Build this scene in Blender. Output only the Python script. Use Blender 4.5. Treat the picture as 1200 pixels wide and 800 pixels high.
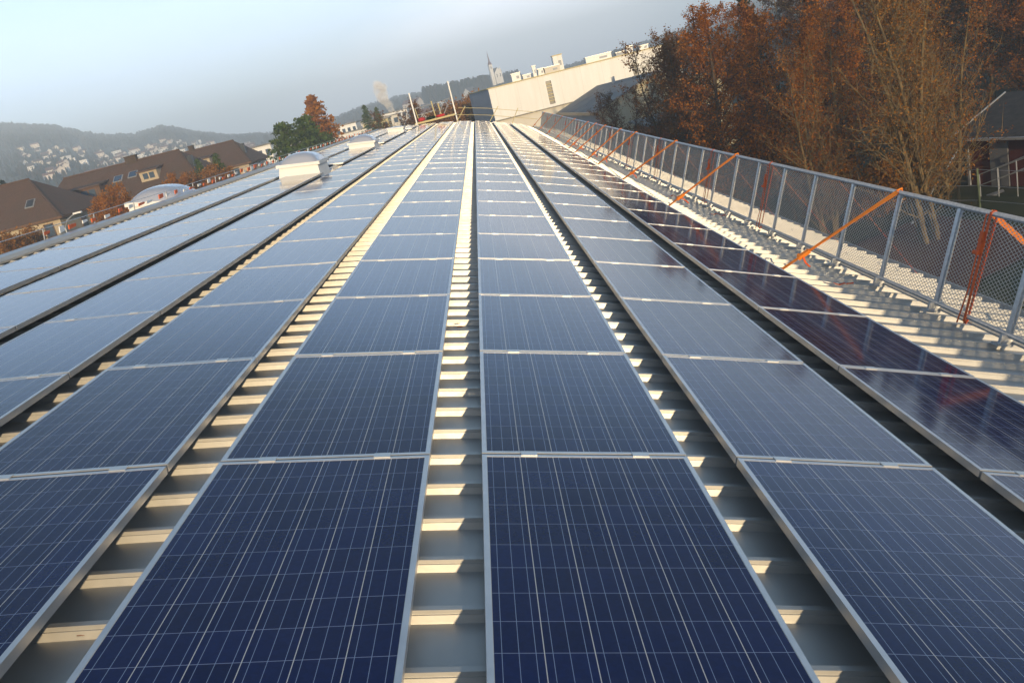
import bpy, math, random
from mathutils import Vector, Matrix
R = math.radians
scene = bpy.context.scene
col = scene.collection
for o in list(bpy.data.objects):
    bpy.data.objects.remove(o)

# ------------------------------------------------------------------ camera, sky, sun, exposure
PHI = R(14.0)          # the curved roof slopes 14 degrees where the photographer stands
CAM_Z = 10.5
M3 = Matrix(((math.cos(PHI), 0, math.sin(PHI)), (0, 1, 0), (-math.sin(PHI), 0, math.cos(PHI))))
def W(u, y, n):        # roof-aligned coordinates (camera eye = 0,0,0) to world
    return M3 @ Vector((u, y, n)) + Vector((0, 0, CAM_Z))
cam_d = bpy.data.cameras.new('camera')
cam = bpy.data.objects.new('camera', cam_d); col.objects.link(cam)
RT = M3 @ Vector((0.9990053, -0.0436464, 0.0091309))
UP = M3 @ Vector((0.0036572, 0.2842767, 0.9587353))
FW = M3 @ Vector((0.0444411, 0.9577483, -0.2841536))
cam.matrix_world = Matrix(((RT.x, UP.x, -FW.x, 0), (RT.y, UP.y, -FW.y, 0), (RT.z, UP.z, -FW.z, CAM_Z), (0, 0, 0, 1)))
cam_d.sensor_width = 36.0; cam_d.sensor_fit = 'HORIZONTAL'
cam_d.lens = 965.06 / 1200 * 36
cam_d.clip_start = 0.05; cam_d.clip_end = 9000
scene.camera = cam

SUN_DIR = (M3 @ Vector((0.112, -0.978, 0.170))).normalized()     # towards the sun: low, behind and slightly right
SUN_EL = math.asin(SUN_DIR.z)
SUN_ROT = math.atan2(SUN_DIR.x, SUN_DIR.y)
world = bpy.data.worlds.new('World'); scene.world = world; world.use_nodes = True
wn, wl = world.node_tree.nodes, world.node_tree.links
wn.clear()
w_out = wn.new('ShaderNodeOutputWorld')
sky = wn.new('ShaderNodeTexSky'); sky.sky_type = 'NISHITA'; sky.sun_disc = False
sky.sun_elevation = SUN_EL; sky.sun_rotation = SUN_ROT
sky.air_density = 1.0; sky.dust_density = 0.6; sky.ozone_density = 1.6
bg = wn.new('ShaderNodeBackground'); bg.inputs['Strength'].default_value = 0.11
wl.new(sky.outputs[0], bg.inputs['Color'])
# thin high cloud veil and a grey fog bank low over the valley ahead
tc = wn.new('ShaderNodeTexCoord')
sep = wn.new('ShaderNodeSeparateXYZ'); wl.new(tc.outputs['Generated'], sep.inputs[0])
def wmath(op, a, b=None, c=None, clamp=False):
    n = wn.new('ShaderNodeMath'); n.operation = op; n.use_clamp = clamp
    for i, v in enumerate((a, b, c)):
        if v is None: continue
        if isinstance(v, (int, float)): n.inputs[i].default_value = v
        else: wl.new(v, n.inputs[i])
    return n.outputs[0]
def wramp(v, a, b):
    n = wn.new('ShaderNodeMapRange'); n.interpolation_type = 'SMOOTHSTEP'
    wl.new(v, n.inputs[0]); n.inputs[1].default_value = a; n.inputs[2].default_value = b
    return n.outputs[0]
mp = wn.new('ShaderNodeMapping'); mp.inputs['Scale'].default_value = (2.2, 2.2, 9.0)
wl.new(tc.outputs['Generated'], mp.inputs[0])
nz = wn.new('ShaderNodeTexNoise'); nz.inputs['Scale'].default_value = 2.0; nz.inputs['Detail'].default_value = 6; nz.inputs['Roughness'].default_value = 0.55
wl.new(mp.outputs[0], nz.inputs[0])
veil = wn.new('ShaderNodeBackground'); veil.inputs['Color'].default_value = (0.58, 0.76, 1.0, 1); veil.inputs['Strength'].default_value = 1.06
vcm = wn.new('ShaderNodeMix'); vcm.data_type = 'RGBA'; wl.new(wramp(sep.outputs[2], 0.06, 0.34), vcm.inputs[0])
vcm.inputs[6].default_value = (0.66, 0.81, 1.0, 1); vcm.inputs[7].default_value = (0.36, 0.60, 1.0, 1); wl.new(vcm.outputs[2], veil.inputs['Color'])
vf = wmath('MULTIPLY_ADD', nz.outputs[0], 0.4, 0.66)
vf = wmath('SUBTRACT', vf, wmath('MULTIPLY', wramp(sep.outputs[2], 0.16, 0.42), 0.90), clamp=True)
mixv = wn.new('ShaderNodeMixShader')
wl.new(vf, mixv.inputs[0]); wl.new(bg.outputs[0], mixv.inputs[1]); wl.new(veil.outputs[0], mixv.inputs[2])
fog = wn.new('ShaderNodeBackground'); fog.inputs['Color'].default_value = (0.64, 0.68, 0.76, 1); fog.inputs['Strength'].default_value = 1.62
# fog bank: strongest straight ahead (+Y) and to the right, up to about 7 degrees
az = wmath('ARCTAN2', sep.outputs[0], sep.outputs[1])
top = wmath('ADD', wmath('MULTIPLY_ADD', wramp(az, -0.42, 0.30), 0.16, 0.005), wmath('MULTIPLY', wmath('SUBTRACT', nz.outputs[0], 0.5), 0.09))
ff = wmath('SUBTRACT', 1.0, wramp(wmath('SUBTRACT', sep.outputs[2], top), -0.045, 0.05), clamp=True)
ff = wmath('MULTIPLY', ff, wmath('MULTIPLY', wramp(az, -0.46, -0.18), wmath('SUBTRACT', 1.0, wramp(az, 0.16, 0.30))))
mixf = wn.new('ShaderNodeMixShader')
wl.new(ff, mixf.inputs[0]); wl.new(mixv.outputs[0], mixf.inputs[1]); wl.new(fog.outputs[0], mixf.inputs[2])
wl.new(mixf.outputs[0], w_out.inputs['Surface'])

sun_d = bpy.data.lights.new('sun', 'SUN'); sun_d.energy = 5.0; sun_d.angle = R(0.55); sun_d.color = (1.0, 0.76, 0.45)
sun = bpy.data.objects.new('sun', sun_d); col.objects.link(sun)
sun.rotation_euler = SUN_DIR.to_track_quat('Z', 'Y').to_euler()

vs = scene.view_settings
scene.display_settings.display_device = 'sRGB'
vs.view_transform = 'Standard'; vs.look = 'None'; vs.exposure = 1.06; vs.gamma = 1.0; vs.use_curve_mapping = False

# ------------------------------------------------------------------ helpers
class MB:
    """collects shapes, builds them as one mesh"""
    def __init__(s): s.v = []; s.f = []; s.m = []
    def quad(s, a, b, c, d, mi=0):
        n = len(s.v); s.v += [tuple(a), tuple(b), tuple(c), tuple(d)]; s.f.append((n, n+1, n+2, n+3)); s.m.append(mi)
    def poly(s, pts, mi=0):
        n = len(s.v); s.v += [tuple(p) for p in pts]; s.f.append(tuple(range(n, n+len(pts)))); s.m.append(mi)
    def hexa(s, p, mi=0):      # 8 points: bottom ring 0-3, top ring 4-7
        n = len(s.v); s.v += [tuple(q) for q in p]
        for f in ((3,2,1,0),(4,5,6,7),(0,1,5,4),(1,2,6,5),(2,3,7,6),(3,0,4,7)):
            s.f.append(tuple(n+i for i in f)); s.m.append(mi)
    def box(s, c, sz, mi=0, mat=None):
        x, y, z = (k/2 for k in sz)
        p = [Vector(q) for q in ((-x,-y,-z),(x,-y,-z),(x,y,-z),(-x,y,-z),(-x,-y,z),(x,-y,z),(x,y,z),(-x,y,z))]
        if mat is not None: p = [mat @ q for q in p]
        c = Vector(c); s.hexa([q + c for q in p], mi)
    def bar(s, a, b, w, h, up=(0,0,1), mi=0):
        a, b = Vector(a), Vector(b); d = (b-a).normalized(); up = Vector(up)
        x = d.cross(up)
        if x.length < 1e-4: x = d.cross(Vector((1,0,0)))
        x.normalize(); z = x.cross(d).normalized()
        x *= w/2; z *= h/2
        s.hexa([a-x-z, a+x-z, b+x-z, b-x-z, a-x+z, a+x+z, b+x+z, b-x+z], mi)
    def tube(s, pts, rad, n=6, mi=0, cap=True):
        pts = [Vector(p) for p in pts]
        if not isinstance(rad, (list, tuple)): rad = [rad]*len(pts)
        rings = []
        for i, p in enumerate(pts):
            d = (pts[min(i+1, len(pts)-1)] - pts[max(i-1, 0)])
            d = d.normalized() if d.length > 1e-6 else Vector((0,0,1))
            x = d.cross(Vector((0,0,1)) if abs(d.z) < 0.9 else Vector((1,0,0))).normalized(); y = d.cross(x)
            b = len(s.v)
            for k in range(n):
                a = 2*math.pi*k/n
                s.v.append(tuple(p + (x*math.cos(a) + y*math.sin(a))*rad[i]))
            rings.append(b)
        for i in range(len(rings)-1):
            for k in range(n):
                s.f.append((rings[i]+k, rings[i]+(k+1)%n, rings[i+1]+(k+1)%n, rings[i+1]+k)); s.m.append(mi)
        if cap:
            s.f.append(tuple(rings[0]+k for k in reversed(range(n)))); s.m.append(mi)
            s.f.append(tuple(rings[-1]+k for k in range(n))); s.m.append(mi)
    def mesh(s, name, mats, smooth=False):
        me = bpy.data.meshes.new(name); me.from_pydata(s.v, [], s.f)
        for m in (mats if isinstance(mats, (list, tuple)) else [mats]): me.materials.append(m)
        me.polygons.foreach_set('material_index', s.m)
        if smooth: me.polygons.foreach_set('use_smooth', [True]*len(s.f))
        me.update(); return me
    def build(s, name, mats, parent=None, smooth=False):
        return obj(name, s.mesh(name, mats, smooth), parent)
def obj(name, me, parent=None, mw=None):
    o = bpy.data.objects.new(name, me); col.objects.link(o)
    if parent is not None: o.parent = parent
    if mw is not None: o.matrix_basis = mw
    return o
def tag(o, label=None, cat=None, group=None, kind=None):
    if label: o['label'] = label
    if cat: o['category'] = cat
    if group: o['group'] = group
    if kind: o['kind'] = kind
    return o
def thing(name, label, cat, mw=None, group=None):
    o = bpy.data.objects.new(name, None); col.objects.link(o); o.empty_display_size = 0.2
    if mw is not None: o.matrix_basis = mw if isinstance(mw, Matrix) else Matrix.Translation(mw)
    return tag(o, label, cat, group)
def copy_tree(o, parent=None):
    c = o.copy(); col.objects.link(c); c.parent = parent
    for ch in list(o.children): copy_tree(ch, c)
    return c
def frame_at(u, y, n, th=0.0):     # local frame lying on the roof
    ex = M3 @ Vector((math.cos(th), 0, -math.sin(th))); ez = M3 @ Vector((math.sin(th), 0, math.cos(th)))
    p = W(u, y, n)
    return Matrix(((ex.x, 0, ez.x, p.x), (ex.y, 1, ez.y, p.y), (ex.z, 0, ez.z, p.z), (0, 0, 0, 1)))
def yaw(x, y, z, a): return Matrix.Translation((x, y, z)) @ Matrix.Rotation(a, 4, 'Z')

# ------------------------------------------------------------------ materials
class NT:
    def __init__(s, name):
        s.m = bpy.data.materials.new(name); s.m.use_nodes = True
        s.n, s.l = s.m.node_tree.nodes, s.m.node_tree.links
        s.p = s.n['Principled BSDF']; s.out = s.n['Material Output']
    def math(s, op, a, b=None, c=None, clamp=False):
        n = s.n.new('ShaderNodeMath'); n.operation = op; n.use_clamp = clamp
        for i, v in enumerate((a, b, c)):
            if v is None: continue
            if isinstance(v, (int, float)): n.inputs[i].default_value = v
            else: s.l.new(v, n.inputs[i])
        return n.outputs[0]
    def mix(s, f, a, b):
        n = s.n.new('ShaderNodeMix'); n.data_type = 'RGBA'
        for i, v in ((0, f), (6, a), (7, b)):
            if isinstance(v, (int, float)): n.inputs[i].default_value = v
            elif isinstance(v, (tuple, list)): n.inputs[i].default_value = (*v[:3], 1)
            else: s.l.new(v, n.inputs[i])
        return n.outputs[2]
    def noise(s, scale, detail=3, rough=0.5, coord='Object', sc=None):
        t = s.n.new('ShaderNodeTexCoord'); src = t.outputs[coord]
        if sc:
            mpn = s.n.new('ShaderNodeMapping'); mpn.inputs['Scale'].default_value = sc; s.l.new(src, mpn.inputs[0]); src = mpn.outputs[0]
        n = s.n.new('ShaderNodeTexNoise'); n.inputs['Scale'].default_value = scale; n.inputs['Detail'].default_value = detail; n.inputs['Roughness'].default_value = rough
        s.l.new(src, n.inputs[0]); return n.outputs[0]
    def ramp(s, v, a, b):
        n = s.n.new('ShaderNodeMapRange'); s.l.new(v, n.inputs[0]); n.inputs[1].default_value = a; n.inputs[2].default_value = b; return n.outputs[0]
    def set(s, **k):
        for key, v in k.items():
            i = s.p.inputs[key.replace('_', ' ')]
            if isinstance(v, (int, float)): i.default_value = v
            elif isinstance(v, (tuple, list)): i.default_value = (*v[:3], 1)
            else: s.l.new(v, i)
        return s
    def bump(s, v, strength=0.3, dist=0.01):
        b = s.n.new('ShaderNodeBump'); b.inputs['Strength'].default_value = strength; b.inputs['Distance'].default_value = dist
        s.l.new(v, b.inputs['Height']); s.l.new(b.outputs[0], s.p.inputs['Normal']); return s
def mat(name, c1, c2=None, scale=3, rough=0.7, metal=0.0, bump=0.0, coord='Object', sc=None, detail=4, lo=0.35, hi=0.65):
    t = NT(name); t.set(Roughness=rough, Metallic=metal)
    if c2 is None: t.set(Base_Color=c1)
    else:
        nz_ = t.noise(scale, detail, 0.6, coord, sc)
        t.set(Base_Color=t.mix(t.ramp(nz_, lo, hi), c1, c2))
        if bump: t.bump(nz_, bump, 0.02)
    return t.m

m_roof = NT('zinc_sheet')
_a = m_roof.noise(1.6, 5, 0.6); _b = m_roof.noise(14, 3, 0.6, 'Object', (1, 0.15, 1))
m_roof.set(Base_Color=m_roof.mix(m_roof.ramp(_a, 0.3, 0.7), (0.56, 0.545, 0.51), (0.47, 0.46, 0.435)), Metallic=0.6,
           Roughness=m_roof.math('MULTIPLY_ADD', _b, 0.2, 0.36))
m_roof.bump(_b, 0.06, 0.01); m_roof = m_roof.m
m_flash = mat('grey_flashing', (0.42, 0.43, 0.44), (0.52, 0.52, 0.52), 2, 0.45, 0.5)
m_cream = mat('cream_trim', (0.50, 0.44, 0.36), (0.60, 0.52, 0.42), 4, 0.6)
m_clad = mat('wall_cladding', (0.50, 0.49, 0.46), (0.56, 0.55, 0.52), 2, 0.5, 0.3)
m_alu = mat('anodised_aluminium', (0.60, 0.60, 0.60), (0.68, 0.67, 0.66), 8, 0.38, 0.75)
m_clamp = mat('bright_clamp', (0.66, 0.65, 0.63), None, 1, 0.38, 0.75)
m_galv = mat('galvanised_steel', (0.44, 0.45, 0.46), (0.60, 0.60, 0.60), 30, 0.42, 0.55)
m_mesh = mat('expanded_metal', (0.36, 0.36, 0.35), (0.46, 0.46, 0.44), 30, 0.45, 0.6)
m_strap = mat('orange_webbing', (0.80, 0.20, 0.015), (0.88, 0.27, 0.02), 40, 0.7)
m_strap_r = mat('red_orange_webbing', (0.72, 0.10, 0.02), (0.80, 0.14, 0.02), 40, 0.7)
m_ratchet = mat('ratchet_steel', (0.30, 0.12, 0.04), (0.35, 0.3, 0.28), 40, 0.5, 0.4)
m_white = mat('white_paint', (0.78, 0.78, 0.76), (0.84, 0.83, 0.80), 4, 0.5)
m_tapew = mat('white_tape', (0.82, 0.82, 0.80), None, 1, 0.5)
m_taper = mat('red_tape', (0.70, 0.14, 0.04), None, 1, 0.5)
m_red = mat('red_cloth', (0.55, 0.03, 0.03), (0.42, 0.02, 0.02), 10, 0.8)
m_yel = mat('yellow_board', (0.62, 0.52, 0.24), (0.50, 0.42, 0.22), 6, 0.7)
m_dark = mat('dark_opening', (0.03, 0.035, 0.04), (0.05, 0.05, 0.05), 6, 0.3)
t = NT('acrylic_dome'); t.set(Base_Color=(0.60, 0.63, 0.72), Roughness=0.12, IOR=1.5, Transmission_Weight=0.35); m_dome = t.m
t = NT('window_glass'); t.set(Base_Color=(0.06, 0.09, 0.13), Roughness=0.06, IOR=1.5); m_glass = t.m

# solar cells: six by ten cells, three busbars each, procedural in metre UVs
t = NT('solar_cells')
uv = t.n.new('ShaderNodeUVMap'); uv.uv_map = 'UVMap'
sp = t.n.new('ShaderNodeSeparateXYZ'); t.l.new(uv.outputs[0], sp.inputs[0])
cu = t.math('DIVIDE', sp.outputs[0], 0.158); cv = t.math('DIVIDE', sp.outputs[1], 0.1606)
fu = t.math('FRACT', cu); fv = t.math('FRACT', cv)
def line(f, c, hw, pitch): return t.math('LESS_THAN', t.math('ABSOLUTE', t.math('SUBTRACT', f, c)), hw/pitch)
gapx = t.math('GREATER_THAN', t.math('ABSOLUTE', t.math('SUBTRACT', fu, 0.5)), 0.5 - 0.0015/0.158)
gapy = t.math('GREATER_THAN', t.math('ABSOLUTE', t.math('SUBTRACT', fv, 0.5)), 0.5 - 0.0013/0.1606)
bus = t.math('MAXIMUM', t.math('MAXIMUM', line(fu, 1/6, 0.0009, 0.158), line(fu, 0.5, 0.0009, 0.158)), line(fu, 5/6, 0.0009, 0.158))
cell = t.n.new('ShaderNodeCombineXYZ'); t.l.new(t.math('FLOOR', cu), cell.inputs[0]); t.l.new(t.math('FLOOR', cv), cell.inputs[1])
oi = t.n.new('ShaderNodeObjectInfo'); t.l.new(t.math('MULTIPLY', oi.outputs['Random'], 50.0), cell.inputs[2])
wno = t.n.new('ShaderNodeTexWhiteNoise'); t.l.new(cell.outputs[0], wno.inputs[0])
vo = t.n.new('ShaderNodeTexVoronoi'); vo.inputs['Scale'].default_value = 70; t.l.new(uv.outputs[0], vo.inputs['Vector'])
vc = t.n.new('ShaderNodeSeparateColor'); t.l.new(vo.outputs['Color'], vc.inputs[0])
tone = t.math('ADD', t.math('MULTIPLY', wno.outputs[0], 0.55), t.math('MULTIPLY', vc.outputs[0], 0.45))
base = t.mix(tone, (0.0020, 0.0060, 0.046), (0.0046, 0.0135, 0.084))
base = t.mix(gapy, base, (0.24, 0.28, 0.40))
base = t.mix(bus, base, (0.28, 0.36, 0.50))
base = t.mix(gapx, base, (0.62, 0.60, 0.56))
dirt = t.noise(60, 2, 0.6); dsp = t.math('GREATER_THAN', dirt, 0.735)
base = t.mix(t.math('MULTIPLY', dsp, 0.6), base, (0.03, 0.028, 0.025))
film = t.noise(2.2, 4, 0.65)
dust = t.noise(1.1, 6, 0.7)
base = t.mix(t.math('MULTIPLY', t.ramp(dust, 0.40, 0.75), 0.03), base, (0.30, 0.28, 0.25))
edge = t.math('MULTIPLY', t.math('SUBTRACT', 1.0, t.ramp(sp.outputs[1], 0.0, 0.05)), t.ramp(t.noise(9, 4, 0.7), 0.45, 0.7))
base = t.mix(t.math('MULTIPLY', edge, 0.16), base, (0.26, 0.24, 0.20))
vd = t.n.new('ShaderNodeTexVoronoi'); vd.inputs['Scale'].default_value = 1.5
tcd = t.n.new('ShaderNodeTexCoord'); cmb = t.n.new('ShaderNodeVectorMath'); cmb.operation = 'ADD'
t.l.new(tcd.outputs['Object'], cmb.inputs[0]); t.l.new(cell.outputs[0], cmb.inputs[1]); cmb2 = t.n.new('ShaderNodeVectorMath'); cmb2.operation = 'ADD'
t.l.new(tcd.outputs['Object'], cmb2.inputs[0]); cz = t.n.new('ShaderNodeCombineXYZ'); t.l.new(t.math('MULTIPLY', oi.outputs['Random'], 37.0), cz.inputs[0]); t.l.new(cz.outputs[0], cmb2.inputs[1])
t.l.new(cmb2.outputs[0], vd.inputs['Vector'])
drop = t.math('LESS_THAN', t.math('ADD', vd.outputs['Distance'], t.math('MULTIPLY', t.math('SUBTRACT', t.noise(45, 3, 0.6), 0.5), 0.05)), 0.011)
base = t.mix(t.math('MULTIPLY', drop, 0.55), base, (0.45, 0.44, 0.40))
t.set(Base_Color=base, IOR=1.36, Roughness=t.math('MULTIPLY_ADD', film, 0.07, 0.045))
m_cells = t.m
m_back = mat('white_backsheet', (0.6, 0.6, 0.6), None, 1, 0.7)

# walls, roofs, ground
t = NT('cream_render'); _s = t.noise(1.2, 5, 0.65, 'Object', (1, 1, .12)); _j = t.n.new('ShaderNodeTexCoord'); _x = t.n.new('ShaderNodeSeparateXYZ'); t.l.new(_j.outputs['Object'], _x.inputs[0])
_fr = t.math('LESS_THAN', t.math('FRACT', t.math('DIVIDE', _x.outputs[0], 2.4)), 0.012)
t.set(Base_Color=t.mix(t.math('MULTIPLY', _fr, .35), t.mix(t.ramp(_s, .35, .75), (0.86, 0.845, 0.81), (0.76, 0.74, 0.69)), (0.4, 0.38, 0.35)), Roughness=.8); m_facade = t.m
m_facade2 = mat('pale_render', (0.62, 0.58, 0.49), (0.68, 0.63, 0.54), 0.4, 0.8)
m_grey_and_shade = mat('grey_sheet_and_shade', (0.30, 0.32, 0.35), (0.34, 0.36, 0.39), 0.6, 0.6, 0.2)  # plain grey on louvres and boards; painted shade on two buildings' side walls
m_grey_roof = mat('grey_flat_roof', (0.20, 0.19, 0.18), (0.26, 0.25, 0.23), 0.6, 0.85)
t = NT('brown_roof_tiles')
br = t.n.new('ShaderNodeTexBrick'); br.inputs['Scale'].default_value = 3.0
gq = t.n.new('ShaderNodeTexCoord'); t.l.new(gq.outputs['Object'], br.inputs[0])
br.inputs['Color1'].default_value = (0.150, 0.082, 0.048, 1); br.inputs['Color2'].default_value = (0.110, 0.060, 0.038, 1); br.inputs['Mortar'].default_value = (0.05, 0.026, 0.018, 1)
nn = t.noise(0.5, 6, 0.75); t.set(Base_Color=t.mix(t.math('MULTIPLY', t.ramp(nn, 0.38, 0.62), 0.6), br.outputs[0], (0.085, 0.058, 0.036)), Roughness=0.85)
t.bump(br.outputs[1], 0.4, 0.03); m_tiles = t.m
m_wall_h = mat('house_render', (0.50, 0.41, 0.28), (0.42, 0.34, 0.23), 0.8, 0.85)
m_stone = mat('rubble_stone', (0.46, 0.36, 0.22), (0.16, 0.11, 0.07), 2.2, 0.9, 0, 0.4)
m_wood = mat('brown_timber', (0.10, 0.05, 0.025), (0.15, 0.08, 0.04), 4, 0.8)
m_cabin = mat('dark_red_boards', (0.12, 0.018, 0.010), (0.085, 0.014, 0.010), 3, 0.8, 0, 0.2, 'Object', (8, 1, 0.3))
m_cabin_roof = mat('dark_shingle', (0.035, 0.033, 0.033), (0.06, 0.055, 0.05), 3, 0.9)
m_brickred = mat('orange_brick', (0.30, 0.10, 0.03), (0.22, 0.07, 0.03), 3, 0.85)
m_grass = mat('grass_ground', (0.026, 0.040, 0.012), (0.06, 0.058, 0.022), 0.4, 0.95, 0, 0.2, detail=8)
m_court = mat('red_court', (0.11, 0.040, 0.024), (0.13, 0.052, 0.03), 0.5, 0.9)
m_asph = mat('asphalt', (0.05, 0.05, 0.05), (0.065, 0.063, 0.06), 1.5, 0.9)

def leafmat(name, cols, trans=0.22):
    t = NT(name); t.n.remove(t.p)
    g = t.n.new('ShaderNodeNewGeometry')
    nzv = t.n.new('ShaderNodeTexNoise'); nzv.inputs['Scale'].default_value = 0.9; nzv.inputs['Detail'].default_value = 2
    t.l.new(g.outputs['Position'], nzv.inputs[0])
    f = t.math('ADD', t.math('MULTIPLY', g.outputs['Random Per Island'], 0.6), t.math('MULTIPLY', t.ramp(nzv.outputs[0], 0.3, 0.7), 0.4))
    rp = t.n.new('ShaderNodeValToRGB'); el = rp.color_ramp.elements
    for i, c in enumerate(cols):
        e = el[i] if i < 2 else el.new(0.5)
        e.position = i/(len(cols)-1); e.color = (*c, 1)
    t.l.new(f, rp.inputs[0])
    d = t.n.new('ShaderNodeBsdfDiffuse'); tr = t.n.new('ShaderNodeBsdfTranslucent'); mx = t.n.new('ShaderNodeMixShader'); mx.inputs[0].default_value = trans
    t.l.new(rp.outputs[0], d.inputs[0]); t.l.new(rp.outputs[0], tr.inputs[0]); t.l.new(d.outputs[0], mx.inputs[1]); t.l.new(tr.outputs[0], mx.inputs[2])
    t.l.new(mx.outputs[0], t.out.inputs[0]); return t.m
m_leaf_rust = leafmat('rust_leaves', [(0.08, 0.026, 0.008), (0.29, 0.098, 0.018), (0.52, 0.21, 0.035)])
m_leaf_brown = leafmat('brown_leaves', [(0.08, 0.036, 0.010), (0.26, 0.115, 0.025), (0.50, 0.23, 0.045)])
m_leaf_olive = leafmat('olive_leaves', [(0.07, 0.05, 0.016), (0.16, 0.10, 0.028), (0.25, 0.12, 0.03)])
m_leaf_wood = leafmat('wood_leaves', [(0.030, 0.018, 0.008), (0.07, 0.032, 0.011), (0.12, 0.05, 0.015)])
m_leaf_dry = leafmat('dry_leaves', [(0.10, 0.050, 0.020), (0.18, 0.085, 0.030), (0.14, 0.05, 0.02)])
m_needle = leafmat('green_needles', [(0.03, 0.06, 0.014), (0.07, 0.11, 0.024), (0.11, 0.14, 0.035)], 0.2)
m_needle_d = leafmat('dark_needles', [(0.010, 0.020, 0.012), (0.022, 0.036, 0.018), (0.034, 0.045, 0.022)], 0.15)
m_larch = leafmat('orange_larch_needles', [(0.24, 0.088, 0.013), (0.36, 0.14, 0.02), (0.46, 0.20, 0.03)], 0.3)
m_forest = leafmat('far_forest', [(0.020, 0.028, 0.018), (0.035, 0.034, 0.022), (0.060, 0.040, 0.025)], 0.1)
m_bark = mat('pale_bark', (0.21, 0.15, 0.065), (0.11, 0.075, 0.038), 2.5, 0.9, 0, 0.2, 'Object', (3, 3, 0.7))
m_bark_d = mat('dark_bark', (0.085, 0.055, 0.032), (0.05, 0.033, 0.02), 4, 0.9)

# ------------------------------------------------------------------ roof profile (measured off the panel rows)
S_STEP = 0.05
def theta(s):
    s = max(-7.2, min(4.0, s)); d = s + 0.00512
    return d/25.16112 - 0.5769e-3*d*d - 7.94847e-4*d**3
_prof = {}
def _integrate():
    for sg in (1, -1):
        u = n = 0.0; _prof[0] = (0.0, 0.0)
        for i in range(1, 200):
            th = theta(sg*(i-0.5)*S_STEP); u += sg*math.cos(th)*S_STEP; n -= sg*math.sin(th)*S_STEP
            _prof[sg*i] = (u, n)
_integrate()
EYE = 1.64454
def prof(s, off=0.0):
    x = s/S_STEP; i = math.floor(x); f = x-i
    a, b = _prof[i], _prof[i+1]; th = theta(s)
    return (a[0]*(1-f)+b[0]*f + math.sin(th)*off, a[1]*(1-f)+b[1]*f - EYE + math.cos(th)*off)
def P(s, y, off=0.0):
    u, n = prof(s, off); return W(u, y, n)
Y0, DY, PITCH, S0 = 3.63503, 1.668, 1.24098, 0.52595
ROOF_A, ROOF_B = -3.0, 62.0
RIB0, RIB = 3.88, DY/5
RIB_TOP, PAN = -0.114, -0.162

# ================================================================== SETTING: terrain
RIDGE = [(-180,1.5),(-60,4.6),(-40,4.8),(-28,4.5),(-25.6,3.85),(-23.4,2.75),(-21.5,2.3),(-19.7,2.45),(-17.9,1.6),(-16,0.9),(-13,0.35),(-10,0.3),(-7.5,0.7),(-4.6,0.75),(-2,0.5),(0.5,0.3),(2.75,0.1),(6,0.0),(9.8,0.2),(14,0.4),(20,2.0),(40,4.0),(60,3.0),(120,1.0),(180,1.5)]
def lerp_table(tb, x):
    for (a, p), (b, q) in zip(tb, tb[1:]):
        if a <= x <= b: return p + (q-p)*(x-a)/(b-a)
    return tb[-1][1]
def sstep(a, b, x):
    t_ = max(0.0, min(1.0, (x-a)/(b-a))); return t_*t_*(3-2*t_)
def ground_z(x, y):
    r = math.hypot(x, y); a = math.degrees(math.atan2(x, y))
    t_ = max(0.0, min(1.0, (r-200)/1000))
    zr = CAM_Z + 1200*math.tan(R(lerp_table(RIDGE, a)))
    z = zr*t_**1.35 * (1 - 0.25*sstep(1260, 2000, r))
    z += 3.0*sstep(60, 200, r)
    if y > -20: z += 0.9*sstep(12, 24, x)*(1-sstep(150, 300, r)) + 9.0*sstep(34, 100, x)*(1-sstep(300, 700, r))
    return z
mb = MB()
azs = [a for a in range(-180, -50, 6)] + [a*0.75 for a in range(-67, 68)] + [a for a in range(54, 180, 6)]
rs = [0.0, 8, 16, 24, 32, 42, 54, 68, 84, 105, 130, 160, 200, 250, 300, 360, 430, 500, 580, 670, 770, 880, 1000, 1060, 1120, 1180, 1230, 1300, 1400, 1600, 2000]
rndt = random.Random(5)
for r_ in rs:
    for a in azs:
        x, y = r_*math.sin(R(a)), r_*math.cos(R(a))
        mb.v.append((x, y, ground_z(x, y) + (rndt.uniform(-2, 2) if r_ > 650 else 0)))
na = len(azs)
for i in range(len(rs)-1):
    for j in range(na):
        k = (j+1) % na
        mb.f.append((i*na+j, (i+1)*na+j, (i+1)*na+k, i*na+k)); mb.m.append(0)
ground = mb.build('ground', m_grass, smooth=True); tag(ground, kind='structure', label='grassy valley floor and slopes', cat='ground')
def patch(name, pts, m, dz, lab, cat):
    b = MB(); n = 10
    for i in range(n+1):
        for j in range(n+1):
            p = [(1-i/n)*((1-j/n)*pts[0][c]+j/n*pts[3][c]) + i/n*((1-j/n)*pts[1][c]+j/n*pts[2][c]) for c in (0, 1)]
            b.v.append((p[0], p[1], ground_z(p[0], p[1]) + dz))
    for i in range(n):
        for j in range(n):
            a = i*(n+1)+j; b.f.append((a, a+n+1, a+n+2, a+1)); b.m.append(0)
    o = b.build(name, m); tag(o, lab, cat, kind='structure'); return o
patch('sports_court', [(13, 27), (20, 29), (19, 37), (12.5, 36)], m_court, 0.10, 'reddish hard court beyond the roof edge', 'court')
patch('yard', [(-9, -6), (-16, 66), (-30, 66), (-30, -6)], m_asph, 0.06, 'asphalt yard left of the hall', 'yard')

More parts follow.
